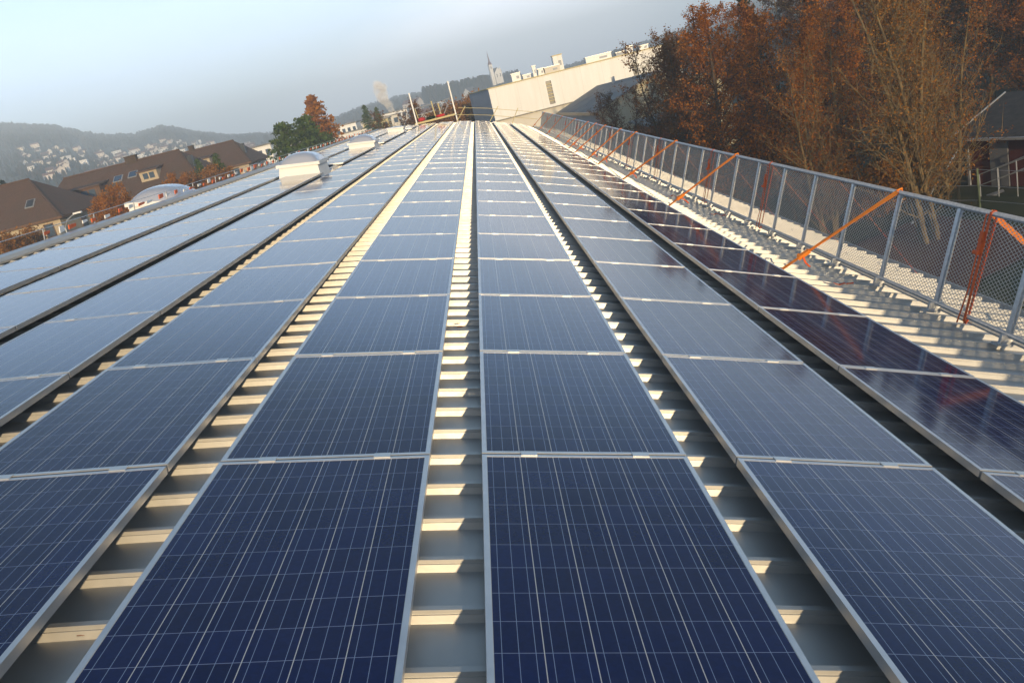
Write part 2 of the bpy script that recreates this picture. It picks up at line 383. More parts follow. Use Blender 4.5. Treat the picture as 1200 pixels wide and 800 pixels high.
# ================================================================== the hall the photographer stands on
hall = thing('industrial_hall', 'long curved ribbed metal roof covered with rows of solar panels', 'building', Matrix.Translation((0, 0, 0)))
b = MB()
ss = [-6.72 + i*0.2495 for i in range(52)]; ss[-1] = 6.02
ys = []
k0 = math.floor((ROOF_A-RIB0)/RIB); y = None
for k in range(k0, int((ROOF_B-RIB0)/RIB)+1):
    f = RIB0 + k*RIB
    ys += [(f, PAN), (f+0.007, -0.131), (f+0.0125, -0.1305), (f+0.0145, RIB_TOP), (f+0.040, RIB_TOP), (f+0.054, PAN)]
nS = len(ss)
for (yy, off) in ys:
    for s in ss: b.v.append(tuple(P(s, yy, off)))
for i in range(len(ys)-1):
    for j in range(nS-1):
        b.f.append((i*nS+j, i*nS+j+1, (i+1)*nS+j+1, (i+1)*nS+j)); b.m.append(0)
b.build('roof_sheet', m_roof, hall)
b = MB()   # verge on the left: cream strip then grey flashing
def strip(mbx, s0, s1, o0, o1, ya=ROOF_A, yb=ROOF_B, th=0.03):
    mbx.hexa([P(s0, ya, o0-th), P(s1, ya, o1-th), P(s1, yb, o1-th), P(s0, yb, o0-th), P(s0, ya, o0), P(s1, ya, o1), P(s1, yb, o1), P(s0, yb, o0)])
strip(b, -6.86, -6.66, -0.085, -0.085); b.build('verge_trim', m_cream, hall)
b = MB(); strip(b, -7.10, -6.865, -0.125, -0.09); strip(b, -7.15, -7.10, -0.125, -0.125, th=0.25); b.build('verge_flashing', m_flash, hall)
b = MB(); strip(b, 6.0, 6.16, -0.19, -0.19, th=0.12); strip(b, 6.16, 6.19, -0.13, -0.13, th=0.2); b.build('gutter', m_flash, hall)
b = MB(); strip(b, -6.7, 6.02, -0.2, -0.2, 61.93, 62.02, 0.02)
b = MB()
for i in range(40):
    s0, s1 = -6.9+i*0.325, -6.9+(i+1)*0.325
    b.hexa([P(s0, 61.92, -0.2), P(s1, 61.92, -0.2), P(s1, 62.06, -0.2), P(s0, 62.06, -0.2), P(s0, 61.92, -0.105), P(s1, 61.92, -0.105), P(s1, 62.06, -0.105), P(s0, 62.06, -0.105)])
b.build('end_trim', m_cream, hall)
b = MB()
def wall_run(p, q):
    d = (Vector((q.x, q.y, 0)) - Vector((p.x, p.y, 0))); nrm = Vector((-d.y, d.x, 0)).normalized()*0.12
    b.hexa([Vector((p.x, p.y, -0.5)), Vector((q.x, q.y, -0.5)), Vector((q.x, q.y, -0.5))+nrm, Vector((p.x, p.y, -0.5))+nrm, p, q, q+nrm, p+nrm])
for yy in (ROOF_A+0.1, 61.8):
    for i in range(24):
        s0, s1 = -7.0+i*0.532, -7.0+(i+1)*0.532
        wall_run(P(s0, yy, -0.2), P(s1, yy, -0.2))
wall_run(P(5.8, ROOF_A+.1, -0.2), P(5.8, 61.8, -0.2)); wall_run(P(-7.0, 61.8, -0.3), P(-7.0, ROOF_A+.1, -0.3))
b.build('wall', m_clad, hall)
strips = range(-5, 3)
for k in strips:
    for sg in (-1, 1):
        b = MB(); s = S0 + k*PITCH + sg*0.27
        ya, yb = Y0 - 3*DY, Y0 + 34*DY
        b.hexa([P(s-.02, ya, RIB_TOP+.001), P(s+.02, ya, RIB_TOP+.001), P(s+.02, yb, RIB_TOP+.001), P(s-.02, yb, RIB_TOP+.001), P(s-.02, ya, -0.041), P(s+.02, ya, -0.041), P(s+.02, yb, -0.041), P(s-.02, yb, -0.041)])
        b.build('mounting_rail', m_alu, hall)

# ================================================================== solar panels
PW, PL, LIP = 0.992, 1.650, 0.022
fb = MB()
for (c, sz) in (((-(PW-LIP)/2, 0, -0.018), (LIP, PL, 0.040)), (((PW-LIP)/2, 0, -0.018), (LIP, PL, 0.040)),
                ((0, -(PL-LIP)/2, -0.018), (PW-2*LIP, LIP, 0.040)), ((0, (PL-LIP)/2, -0.018), (PW-2*LIP, LIP, 0.040))):
    fb.box(c, sz)
me_frame = fb.mesh('frame', m_alu)
gx, gy = PW/2-LIP, PL/2-LIP
gb = MB(); gb.quad((-gx, -gy, 0), (gx, -gy, 0), (gx, gy, 0), (-gx, gy, 0), 0); gb.quad((-gx, gy, -0.006), (gx, gy, -0.006), (gx, -gy, -0.006), (-gx, -gy, -0.006), 1)
me_cells = gb.mesh('cell_sheet', [m_cells, m_back])
uvl = me_cells.uv_layers.new(name='UVMap')
for i, (x, yv) in enumerate(((0, 0), (0.948, 0), (0.948, 1.606), (0, 1.606)) * 2): uvl.data[i].uv = (x, yv)
cb = MB(); cb.box((0, 0, 0.0045), (0.078, 0.046, 0.005)); cb.box((0, 0, -0.01), (0.03, 0.012, 0.03)); me_clamp = cb.mesh('clamp', m_clamp)
ORD = ['first','second','third','fourth','fifth','sixth','seventh','eighth','ninth','tenth','eleventh','twelfth','thirteenth','fourteenth','fifteenth','sixteenth','seventeenth','eighteenth','nineteenth']
def ordinal(n):
    if n < 20: return ORD[n-1]
    t_, o_ = divmod(n, 10); tens = {2: 'twent', 3: 'thirt'}[t_]
    return tens + ('ieth' if o_ == 0 else 'y-' + ORD[o_-1])
STRIP = {-5: 'the leftmost strip along the roof verge', -4: 'the strip interrupted by the white skylights', -3: 'the strip just right of the skylight strip',
         -2: 'the second strip left of the central gap', -1: 'the strip just left of the central gap', 0: 'the strip just right of the central gap',
         1: 'the second strip right of the central gap', 2: 'the rightmost strip beside the guard fence'}
def pix(p):
    d = p - Vector((0, 0, CAM_Z)); z = d.dot(FW)
    if z < 0.05: return None
    return 600 + 965.06*d.dot(RT)/z, 400 - 965.06*d.dot(UP)/z
def in_frame(s, yc):
    u, n = prof(s); th = theta(s)
    pts = []
    for i in range(9):
        for j in range(9):
            q = pix(W(u + (i/8-.5)*PW*math.cos(th), yc + (j/8-.5)*PL, n - (i/8-.5)*PW*math.sin(th)))
            if q: pts.append(q)
    return any(0 < x < 1200 and 0 < y_ < 800 for x, y_ in pts)
skip = {(-4, 11), (-4, 12), (-4, 18), (-4, 19), (-4, 28), (-4, 29)}
proto = None
rnd = random.Random(11)
for k in strips:
    count = 0
    for j in range(-3, 34):
        if (k, j) in skip: continue
        s = S0 + k*PITCH; yc = Y0 + (j+0.5)*DY
        u, n = prof(s)
        mw = frame_at(u, yc, n, theta(s) + rnd.uniform(-.0016, .0016)) @ Matrix.Rotation(rnd.uniform(-.0016, .0016), 4, 'X') @ Matrix.Translation((0, 0, rnd.uniform(-.001, .001)))
        vis = in_frame(s, yc)
        if vis:
            count += 1; lab = 'blue solar panel, %s from the front in %s' % (ordinal(count), STRIP[k])
        else: lab = 'blue solar panel in the near left roof corner, just outside the photo'
        if proto is None:
            proto = thing('solar_panel', lab, 'solar panel', mw, 'solar panels on the curved roof')
            obj('frame', me_frame, proto); obj('cell_sheet', me_cells, proto)
            for sg in (-1, 1): obj('clamp', me_clamp, proto, Matrix.Translation((sg*0.27, DY/2, 0)))
        else:
            c = copy_tree(proto); c.matrix_basis = mw; c['label'] = lab

# ================================================================== skylights
def skylight(mw, label, sc_=1.0, dome=0.26):
    t_ = thing('skylight', label, 'skylight', mw @ Matrix.Scale(sc_, 4), 'white domed skylights')
    w, d, hc = 1.0, 1.35, 0.40
    b = MB()
    b.hexa([(-w/2-.06, 0-.06, -.18), (w/2+.06, 0-.06, -.18), (w/2+.06, d+.06, -.18), (-w/2-.06, d+.06, -.18), (-w/2, 0, hc-.18), (w/2, 0, hc-.18), (w/2, d, hc-.18), (-w/2, d, hc-.18)])
    b.build('curb', m_white, t_)
    b = MB(); zt = hc-.18
    for (c, sz) in (((0, -.02, zt+.04), (w+.13, .09, .08)), ((0, d+.02, zt+.04), (w+.13, .09, .08)), ((-w/2-.02, d/2, zt+.04), (.09, d-.05, .088)), ((w/2+.02, d/2, zt+.04), (.09, d-.05, .088))):
        b.box(c, sz)
    b.build('rim', m_white, t_)
    b = MB(); N_ = 16
    for i in range(N_+1):
        for j in range(N_+1):
            x = -1+2*i/N_; yv = -1+2*j/N_
            z = dome*((1-abs(x)**2.4)*(1-abs(yv)**3.2))**0.62
            b.v.append((x*(w/2+.01), d/2+yv*(d/2+.01), zt+.07+z))
    for i in range(N_):
        for j in range(N_):
            a = i*(N_+1)+j; b.f.append((a, a+N_+1, a+N_+2, a+1)); b.m.append(0)
    b.build('dome', m_dome, t_, True)
    return t_
def on_roof(s, y, off): u, n = prof(s, off); return frame_at(u, y, n, theta(s))
sY = S0 - 4*PITCH
skylight(on_roof(sY-.12, 21.98, 0), 'nearest and largest looking white domed skylight among the left panels')
skylight(on_roof(sY-.08, 34.0, -.08), 'white domed skylight standing second behind the nearest one on the left')
skylight(on_roof(sY-.25, 50.6, -.05), 'farthest flat white skylight near the far end of the roof', .9, .06)
skylight(frame_at(-7.95, 21.0, -2.93, R(-4)), 'white arched skylight just beyond the left roof verge before the long house', 1.25)

# ================================================================== guard fence on the right
fence = thing('guard_fence', 'galvanised guard fence with expanded metal mesh along the right roof edge', 'fence', on_roof(4.76, 9.25, RIB_TOP))
b0 = MB()
FY0, FY1 = -2.85 - 9.25, 61.3 - 9.25
PSP = 1.205
b = MB(); b.tube([(0, FY0, 1.09), (0, FY1, 1.09)], 0.027, 10); b.build('top_rail', m_galv, fence, True)
b = MB(); b.tube([(0, FY0, 0.10), (0, FY1, 0.10)], 0.024, 8); b.build('bottom_rail', m_galv, fence, True)
b = MB(); b.tube([(0.05, FY0, 0.045), (0.05, FY1, 0.045)], 0.020, 8); b.build('base_rail', m_galv, fence, True)
pb = MB(); pb.box((0, 0, 0.58), (0.034, 0.055, 0.98)); pb.box((0, 0.038, 0.58), (0.012, 0.02, 0.96)); pb.box((0, -0.038, 0.58), (0.012, 0.02, 0.96))
me_post = pb.mesh('post', m_galv)
kb = MB(); kb.box((-0.01, 0, 0.05), (0.13, 0.035, 0.10)); kb.box((-0.05, 0, 0.012), (0.14, 0.09, 0.02)); me_foot = kb.mesh('foot', m_galv)
gm = MB()      # expanded mesh of one bay: two families of crossing strands
wv, z0, z1 = PSP-0.07, 0.13, 1.06
h_ = z1-z0; pit = 0.066; slope = 0.62
for sg in (-1, 1):
    q = -h_/slope
    while q < wv:
        a = max(0.0, q); e = min(wv, q + h_/slope)
        if e - a > 0.01:
            za, ze = (a-q)*slope, (e-q)*slope
            if sg < 0: za, ze = h_-za, h_-ze
            p1 = Vector((0.004*sg, a-wv/2, z0+za)); p2 = Vector((0.004*sg, e-wv/2, z0+ze))
            gm.bar(p1, p2, 0.003, 0.0044, (0, -1, 1) if sg > 0 else (0, 1, 1))
        q += pit
me_mesh = gm.mesh('mesh_panel', m_mesh)
k = math.ceil((FY0+0.05)/PSP)
while k*PSP < FY1+0.05:
    yy = k*PSP
    obj('post', me_post, fence, Matrix.Translation((0, yy, 0))); obj('foot', me_foot, fence, Matrix.Translation((0, yy, 0)))
    if (k+1)*PSP < FY1+0.05: obj('mesh_panel', me_mesh, fence, Matrix.Translation((0, yy+PSP/2, 0)))
    k += 1

# straps: lashings round the rails, inner guys down to the roof, outer guys to the gutter edge
def ribbon(mbx, pts, w, th, side):
    side = Vector(side).normalized()
    for p, q in zip(pts, pts[1:]):
        mbx.bar(p, q, th, w, side)
CNT = ['nearest', 'second', 'third', 'fourth', 'fifth', 'sixth', 'seventh', 'eighth', 'ninth', 'tenth', 'eleventh', 'twelfth', 'thirteenth']
def fpt(x, y, z): return on_roof(4.76, y, RIB_TOP) @ Vector((x, 0, z))
inner = [(9.3, 9.85, 3.80), (15.4, 15.8, 3.72), (20.2, 21.3, 3.80), (25.3, 26.4, 3.9), (28.0, 28.6, 3.86), (31.4, 32.2, 3.86), (33.9, 34.8, 3.9), (36.2, 37.2, 3.95), (41.1, 42.2, 4.0), (46.9, 48.2, 4.1), (52.7, 54.2, 4.1), (58.6, 60.0, 4.1)]
rs_ = random.Random(3)
for i, (ya, yb, sb) in enumerate(inner):
    a = fpt(-0.03, ya, 1.10); e = P(sb, yb, PAN+0.03)
    t_ = thing('tension_strap', '%s orange strap slanting from the fence top down to the roof ribs' % CNT[i], 'strap', Matrix.Translation(a), 'orange straps bracing the fence')
    mid = (a*0.2+e*0.8) - a; e2 = e - a
    b = MB(); ribbon(b, [Vector((0, 0, 0)), mid, e2], 0.044 + .012*min(i, 3), 0.004, (0, 1, 0.4)); ribbon(b, [Vector((0.02, -0.05, 0.0)), mid + Vector((0, 0, .012))], 0.022, 0.004, (0, 1, 0.4))
    b.tube([Vector((0.03, -0.03, -0.03)), Vector((-0.005, -0.02, .018)), Vector((0.06, 0.0, .022)), Vector((0.07, 0.02, -0.03))], 0.012, 5)
    b.build('webbing', m_strap, t_)
    b = MB(); dirn = (e2).normalized(); q = mid
    b.bar(q - dirn*0.09, q + dirn*0.07, 0.05, 0.045, (0, 1, 0.3)); b.tube([q + dirn*.05 + Vector((0, -.03, 0)), q + dirn*.05 + Vector((0, .03, .03))], .02, 6)
    b.build('ratchet', m_strap, t_)
    b = MB(); d0 = q; pts = [d0]
    for j in range(5): pts.append(pts[-1] + Vector((rs_.uniform(-.02, .05), rs_.uniform(-.06, .0), -0.045)))
    ribbon(b, pts[:4], 0.026, 0.003, (1, 0.3, 0)); b.build('loose_end', m_strap_r, t_)
wraps = [7.5, 13.5, 16.9, 21.8, 25.9, 29.7, 33.0, 39.4, 44.5, 50.2, 55.8]
for i, ya in enumerate(wraps):
    o0 = fpt(0, ya, 0.0); mw = on_roof(4.76, ya, RIB_TOP)
    t_ = thing('lashing_strap', '%s red orange strap wrapped upright between the fence rails' % CNT[i], 'strap', mw, 'upright lashings on the fence')
    b = MB()
    ribbon(b, [Vector((-0.035, -.03, 0.06)), Vector((-0.034, 0.0, 1.10)), Vector((0.0, 0.0, 1.125)), Vector((0.036, 0.01, 1.09)), Vector((0.034, .03, 0.06)), Vector((0, 0, .03)), Vector((-0.035, -.03, 0.06))], 0.036, 0.004, (0, 1, 0))
    ribbon(b, [Vector((-0.042, .05, 1.08)), Vector((-0.045, 0.02, 0.35)), Vector((-0.05, 0.05, 0.02))], 0.02, 0.004, (0, 1, 0))
    b.build('webbing', m_strap_r, t_)
    b = MB(); b.box((-0.055, -0.01, 0.78), (0.04, 0.05, 0.11)); b.tube([(-0.08, -.045, 0.72), (-0.08, 0.03, 0.72)], .022, 6); b.box((-0.07, -0.01, 0.87), (0.02, 0.05, 0.10)); b.build('ratchet', m_strap_r, t_)
outer = [(7.62, 6.3, 0), (11.1, 10.5, 1), (13.7, 13.0, 1), (16.4, 15.9, 1), (20.5, 20.0, 0), (24.6, 24.1, 1), (28.3, 27.8, 0), (32.0, 31.4, 0)]
for i, (ya, yb, _) in enumerate(outer):
    a = fpt(0.03, ya, 1.10); e = P(5.9, yb, PAN+0.05)
    t_ = thing('tension_strap', '%s orange strap behind the fence mesh slanting out to the gutter' % CNT[i], 'strap', Matrix.Translation(a), 'orange straps bracing the fence')
    b = MB(); ribbon(b, [Vector((0, 0, 0)), (e-a)*0.55], 0.05 if i == 0 else .026, 0.004, (0, .6, 1) if i == 0 else (0, 1, .5)); b.build('webbing', m_strap, t_)
    b = MB(); ribbon(b, [(e-a)*0.55, e-a], 0.04 if i == 0 else .016, 0.004, (0, .6, 1) if i == 0 else (0, 1, .5)); b.build('thin_webbing', m_strap_r, t_)
# loose strap ends lying on the ribs near the fence
for i, (s_, y_) in enumerate([(4.1, 9.0), (4.35, 15.0), (4.2, 17.8)]):
    b = MB(); pts = [P(s_, y_, RIB_TOP+.03)]
    for j in range(4): pts.append(P(s_ + 0.07*(j+1), y_ + rs_.uniform(-.12, .12)+0.05*j, RIB_TOP + (0.035 if j % 2 else 0.012)))
    ribbon(b, pts, 0.034, 0.004, (0, 1, 0.1)); o = b.build('strap_end', m_strap_r)
    tag(o, ['loose orange strap tail lying on the ribs nearest the viewer', 'loose orange strap tail on the ribs below the second slanting strap', 'loose orange strap tail on the ribs behind the second slanting strap'][i], 'strap')
# fallen leaves on the ribs
for i, (s_, y_) in enumerate([(-1.48, 3.24), (-1.40, 2.56), (0.93+.22, 3.9), (-0.02-.1, 6.3)]):
    mw = on_roof(s_, y_, PAN+0.012) if i < 3 else on_roof(s_, y_, RIB_TOP+.01)
    b = MB(); b.poly([(-.03, 0, 0), (-.012, -.014, .006), (.012, -.012, 0.004), (.03, 0, .008), (.01, .014, 0.002), (-.012, .012, .007)]); b.poly([(-.012, .012, .004), (.01, .014, -.001), (.03, 0, .005), (.012, -.012, 0.001), (-.012, -.014, .003), (-.03, 0, -.003)])
    o = b.build('fallen_leaf', m_brickred); o.matrix_basis = mw
    tag(o, ['dry brown leaf on a rib left of the nearer centre left panel', 'dry brown leaf on a rib at the lower left gap', 'dry brown leaf on a rib in the right gap', 'small dry leaf on a rib in the central gap'][i], 'leaf')

# ================================================================== tape guard along the left verge
rail = thing('edge_guard', 'low guard rail hung with red and white tape along the left verge', 'railing', on_roof(-7.05, 20, -0.13))
b = MB(); b.tube([(-0.16, -16, 0.17), (-0.16, 41, 0.17)], 0.006, 6); b.build('rail', m_galv, rail)
pb = MB(); pb.box((-0.16, 0, 0.0), (0.016, 0.02, 0.34)); me_gp = pb.mesh('post', m_galv)
for i in range(30): obj('post', me_gp, rail, Matrix.Translation((0, -15.5+i*1.9, 0)))
rt = random.Random(8); yy = -6.0; i = 0
while yy < 40:
    L_ = rt.uniform(.25, .55); b = MB(); h0 = rt.uniform(.0, .06); wd = rt.uniform(.05, .11)
    b.hexa([(-.17, 0, h0), (-.15, 0, h0), (-.15, L_*.6, h0+.02), (-.17, L_*.6, h0+.02), (-.17, 0, h0+wd), (-.15, 0, h0+wd), (-.15, L_*.6, h0+wd), (-.17, L_*.6, h0+wd)])
    o = b.build('barrier_tape', m_tapew if i % 2 else m_taper, rail); o.matrix_basis = Matrix.Translation((0, yy, 0)); yy += L_*.6 + rt.uniform(0.1, .45); i += 1
# open roof beside skylights: loose trays
for i, yb in enumerate((23.9, 35.4)):
    t_ = thing('metal_tray', ['low metal tray lying in the panel gap behind the nearest skylight', 'low metal tray lying in the panel gap behind the second skylight'][i], 'tray', on_roof(sY+0.1, yb, RIB_TOP))
    b = MB(); b.box((0, 0.5, 0.012), (0.6, 0.9, 0.015)); b.build('base', m_alu, t_)
    b = MB(); b.box((-.3, 0.5, 0.04), (0.015, 0.9, 0.05)); b.box((.3, 0.5, 0.04), (0.015, 0.9, 0.05)); b.build('rim', m_alu, t_)

# ================================================================== scaffold at the far end
sc = thing('scaffold', 'pale scaffold platform with two tall posts at the far roof end', 'scaffold', Matrix.Translation((-3, 62.7, 9.7)))
b = MB(); b.hexa([(-1.7, -.1, -.12), (1.4, -.1, -.12), (1.4, 1.0, -.12), (-1.7, 1.0, -.12), (-1.7, -.1, 0), (1.4, -.1, 0), (1.4, 1.0, 0), (-1.7, 1.0, 0)]); b.build('platform', m_yel, sc)
for x0, top in ((-1.55, 2.15), (1.38, 2.3)):
    b = MB(); b.box((x0, -.18, (top-2.5)/2), (0.09, 0.08, top+2.5)); b.build('post', m_white, sc)
for x0 in (-0.15, 0.3):
    b = MB(); b.tube([(x0, 0.9, -.1), (x0-.05, 0.9, 1.25 if x0 < 0 else 1.0)], 0.05, 6); b.build('post', m_yel, sc)
for z_ in (0.5, 1.0):
    b = MB(); b.tube([(-1.5, .9, z_), (0.0, .9, z_+.05)], 0.03, 5); b.build('rail', m_galv, sc)
b = MB(); b.tube([(0.1, .6, 0.1), (0.75, .6, 1.1), (1.3, .6, 1.15)], 0.028, 5); b.tube([(0.4, .6, 0.0), (0.95, .6, .72), (1.3, .6, .72)], 0.028, 5); b.tube([(0.75, .6, 1.1), (0.95, .6, .72)], 0.02, 5); b.build('stair_rail', m_galv, sc)
b = MB(); b.tube([(-1.4, .9, 0), (-1.5, .9, 1.0)], 0.035, 5); b.build('post', m_yel, sc)
def bag(x, y, z, sx, sy, sz, m, lab):
    b = MB(); rr = random.Random(int(x*100)); n1, n2 = 10, 6
    for i in range(n2+1):
        ph = math.pi*i/n2
        for j in range(n1):
            a = 2*math.pi*j/n1; k_ = 1+rr.uniform(-.14, .14)
            b.v.append((sx/2*math.sin(ph)**.6*math.cos(a)*k_, sy/2*math.sin(ph)**.6*math.sin(a)*k_, sz/2*(1-math.cos(ph))*(1+rr.uniform(-.05, .05))))
    for i in range(n2):
        for j in range(n1):
            b.f.append((i*n1+j, i*n1+(j+1) % n1, (i+1)*n1+(j+1) % n1, (i+1)*n1+j)); b.m.append(0)
    o = b.build('tool_bag', m, None, True); o.location = (x, y, z); tag(o, lab, 'bag')
bag(-4.2, 63.1, 9.7, .55, .5, .30, m_red, 'red sack on the scaffold beside its left post')
bag(-2.75, 63.1, 9.7, .75, .5, .2, m_red, 'wide red sack in the middle of the scaffold platform')
bag(-3.5, 63.2, 9.7, .7, .5, .22, m_needle_d, 'dark green sack between the two red sacks')
er = thing('end_railing', 'thin leaning stanchions with two wires across the far roof end', 'railing', frame_at(0, 62.2, 0, 0))
nb_ = prof(1.0)[1]-.12
for s_ in (-1.3, 1.1, 2.75):
    u_, n_ = prof(s_, -.12)
    b = MB(); b.tube([(u_-.02, 0, n_), (u_+0.62 - (s_ > 2)*.2, 0.1, n_+1.15)], 0.028, 5); b.build('post', m_yel, er)
for hh in (0.52, 1.0):
    b = MB(); b.tube([(-1.45 if hh < .6 else -1.2, 0.05, prof(-1.3)[1]-.12+hh+.02), (0.9, 0.05, prof(1.1)[1]-.12+hh), (4.6, 0.05, prof(4.4)[1]-.1+hh)], 0.018, 5); b.build('wire', m_yel, er)

# ================================================================== buildings ahead: white hall, low grey-roofed building
wb = thing('white_hall', 'big cream white flat roofed hall with one tall slit window', 'building', Matrix.Translation((0, 0, 0)))
b = MB(); A = Vector((1.65, 95, 0)); B_ = Vector((23.2, 95.6, 0)); C_ = Vector((-0.6, 106, 0)); D_ = Vector((21, 112, 0))
ztop, zled = 10.93, 7.45
def vert(q, z): return Vector((q.x, q.y, z))
xs0, xs1 = 8.0-1.65, 8.62-1.65      # slit position along the facade
dirf = (B_-A).normalized()
S1, S2 = A+dirf*xs0, A+dirf*xs1
for (p, q, za, zb) in ((A, S1, zled, ztop), (S2, B_, zled, ztop), (S1, S2, 10.22, ztop), (S1, S2, zled, 7.72)):
    b.quad(vert(p, za), vert(q, za), vert(q, zb), vert(p, zb))
b.quad(vert(B_, 0), vert(D_, 0), vert(D_, ztop), vert(B_, ztop)); b.quad(vert(D_, 0), vert(C_, 0), vert(C_, ztop), vert(D_, ztop))
b.build('wall', m_facade, wb)
b = MB(); b.quad(vert(C_, 0), vert(A, 0), vert(A, ztop), vert(C_, ztop)); tag(b.build('side_wall', m_grey_and_shade, wb), label='grey shaded side wall')  # side turned from the sun, its shade painted in as grey
b = MB(); b.poly([vert(A, ztop-.02), vert(B_, ztop-.02), vert(D_, ztop-.02), vert(C_, ztop-.02)]); b.build('roof', m_grey_roof, wb)
b = MB()
for p, q in ((A, B_), (C_, A)): b.bar(vert(p, ztop+.03), vert(q, ztop+.03), .3, .10)
b.build('parapet_cap', m_yel, wb)
b = MB(); b.quad(vert(S1, 7.72)+Vector((0, .25, 0)), vert(S2, 7.72)+Vector((0, .25, 0)), vert(S2, 10.22)+Vector((0, .25, 0)), vert(S1, 10.22)+Vector((0, .25, 0)))
for (p) in (S1, S2): b.quad(vert(p, 7.72), vert(p, 7.72)+Vector((0, .25, 0)), vert(p, 10.22)+Vector((0, .25, 0)), vert(p, 10.22))
win = b.build('window', m_dark, wb)
for i in range(7):
    if i == 0: continue
    b = MB(); z_ = 7.72+i*.36; b.box((S1+S2)/2+Vector((0, .12, z_)), (0.6, 0.1, 0.07)); b.build('glazing_bar', m_yel, win)
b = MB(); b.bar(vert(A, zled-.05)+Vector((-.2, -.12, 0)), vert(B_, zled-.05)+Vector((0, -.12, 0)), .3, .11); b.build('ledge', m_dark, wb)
b = MB(); b.hexa([A+Vector((0, -.02, -1)), B_+Vector((0, -.02, -1)), B_+Vector((0, .2, -1)), A+Vector((0, .2, -1)), vert(A, zled-.1)+Vector((0, -.02, 0)), vert(B_, zled-.1)+Vector((0, -.02, 0)), vert(B_, zled-.1)+Vector((0, .2, 0)), vert(A, zled-.1)+Vector((0, .2, 0))]); b.build('lower_wall', m_facade2, wb)
b = MB()
b.box(vert(A+dirf*16.4, 9.1)+Vector((0, -.04, 0)), (0.5, .1, 1.7)); w2 = b.build('window', m_dark, wb)
units = [(4.4, 1.0, .95, 1.3, m_white, 'square white rooftop box at the left end of the white hall roof'), (5.6, .9, .55, 1.0, m_facade, 'low white rooftop duct beside the square box'),
         (6.55, .38, 1.25, .5, m_white, 'slim white rooftop stack in the middle of the white hall roof'), (7.25, .75, .8, .8, m_white, 'rounded white rooftop vent right of the slim stack'),
         (8.5, 1.7, .75, 1.6, m_facade2, 'wide pale rooftop housing below the tallest block'), (9.3, 1.05, 1.75, 1.4, m_facade, 'tallest cream rooftop block with a flat cap'),
         (13.8, 2.9, .72, 1.3, m_white, 'long low white rooftop housing'), (16.3, 1.0, .45, 1.0, m_grey_and_shade, 'grey rooftop louvre box right of the long housing'),
         (17.4, .7, .8, .8, m_white, 'small white rooftop cube near the sparse tree'), (19.0, 1.0, .55, .8, m_white, 'small white rooftop box beyond the sparse tree')]
for i, (x0, w_, h2, d_, m_, lab) in enumerate(units):
    p = vert(A+dirf*(x0-1.65+.6), ztop)+Vector((0, 1.3, 0))
    t_ = thing('rooftop_unit', lab, 'rooftop unit', Matrix.Translation(p), 'units on the white hall roof')
    b = MB()
    b.hexa([(-w_/2, -d_/2, -.02), (w_/2, -d_/2, -.02), (w_/2, d_/2, -.02), (-w_/2, d_/2, -.02), (-w_/2*(.72 if i == 3 else 1), -d_/2, h2-.06), (w_/2*(.72 if i == 3 else 1), -d_/2, h2-.06), (w_/2, d_/2, h2-.06), (-w_/2, d_/2, h2-.06)]); b.build('housing', m_, t_)
    b = MB(); b.box((0, 0, h2-.02), (w_+.12, d_+.12, .09)); b.build('cap', m_yel if i == 5 else m_flash, t_)
    b = MB(); b.box((w_*.18, -d_/2-.01, h2*.5), (w_*.3, .03, h2*.3)); b.build('louvre', m_grey_and_shade, t_)
gb_ = thing('low_building', 'low gabled building with grey roof and beige gable wall', 'building', Matrix.Translation((0, 0, 0)))
e1, e2, r1, r2, g2, g3 = Vector((10.3, 75, 6.75)), Vector((8.75, 93, 6.75)), Vector((16.2, 75.8, 8.75)), Vector((13.3, 93.5, 8.35)), Vector((22.5, 76.6, 6.75)), Vector((20.5, 94.6, 6.75))
b = MB(); b.poly([vert(e1, -1), vert(g2, -1), g2, r1, e1]); tag(b.build('gable_wall', mat('beige_render', (0.50, 0.44, 0.30), (0.42, 0.37, 0.26), 0.7, 0.9), gb_))
b = MB(); b.quad(vert(e2, -1), vert(e1, -1), e1, e2); b.quad(vert(g2, -1), vert(g3, -1), g3, g2); b.poly([vert(g3, -1), vert(e2, -1), e2, r2, g3]); b.build('side_wall', m_grey_and_shade, gb_)  # shade of the left side put into the grey wall colour
b = MB()
ov = Vector((-.35, -.25, -.1)); ov2 = Vector((.35, -.25, -.1))
th_ = Vector((0, 0, .14))
for (p, q, r_, s_) in ((e1+ov, r1+Vector((0, -.25, .03)), r2+Vector((0, .3, .03)), e2+Vector((-.35, .3, -.1))), (r1+Vector((0, -.25, .03)), g2+ov2, g3+Vector((.35, .3, -.1)), r2+Vector((0, .3, .03)))):
    b.hexa([p, q, r_, s_, p+th_, q+th_, r_+th_, s_+th_])
rf = b.build('roof', m_grey_roof, gb_)
b = MB(); b.bar(e1+ov+Vector((-.05, 0, -.02)), e2+Vector((-.4, .3, -.12)), .12, .28); b.build('fascia', m_dark, gb_)
b = MB(); b.box(r2*.6+r1*.4+Vector((-.5, 0, .3)), (.3, .3, .7)); b.build('chimney', m_flash, rf)
sh = thing('brick_shed', 'small orange brick shed behind the bushes by the fence', 'shed', yaw(14.8, 66, ground_z(14.8, 66), R(8)))
b = MB(); b.box((0, 0, 2.6), (5.5, 4, 5.2)); b.build('wall', m_brickred, sh)
b = MB(); b.hexa([(-3, -2.3, 5.2), (3, -2.3, 5.2), (3, 2.3, 5.5), (-3, 2.3, 5.5), (-3, -2.3, 5.35), (3, -2.3, 5.35), (3, 2.3, 5.65), (-3, 2.3, 5.65)]); b.build('roof', m_grey_roof, sh)
b = MB(); b.box((-.6, -2.02, 3.6), (1.2, .06, 1.3)); b.build('window', m_dark, sh)

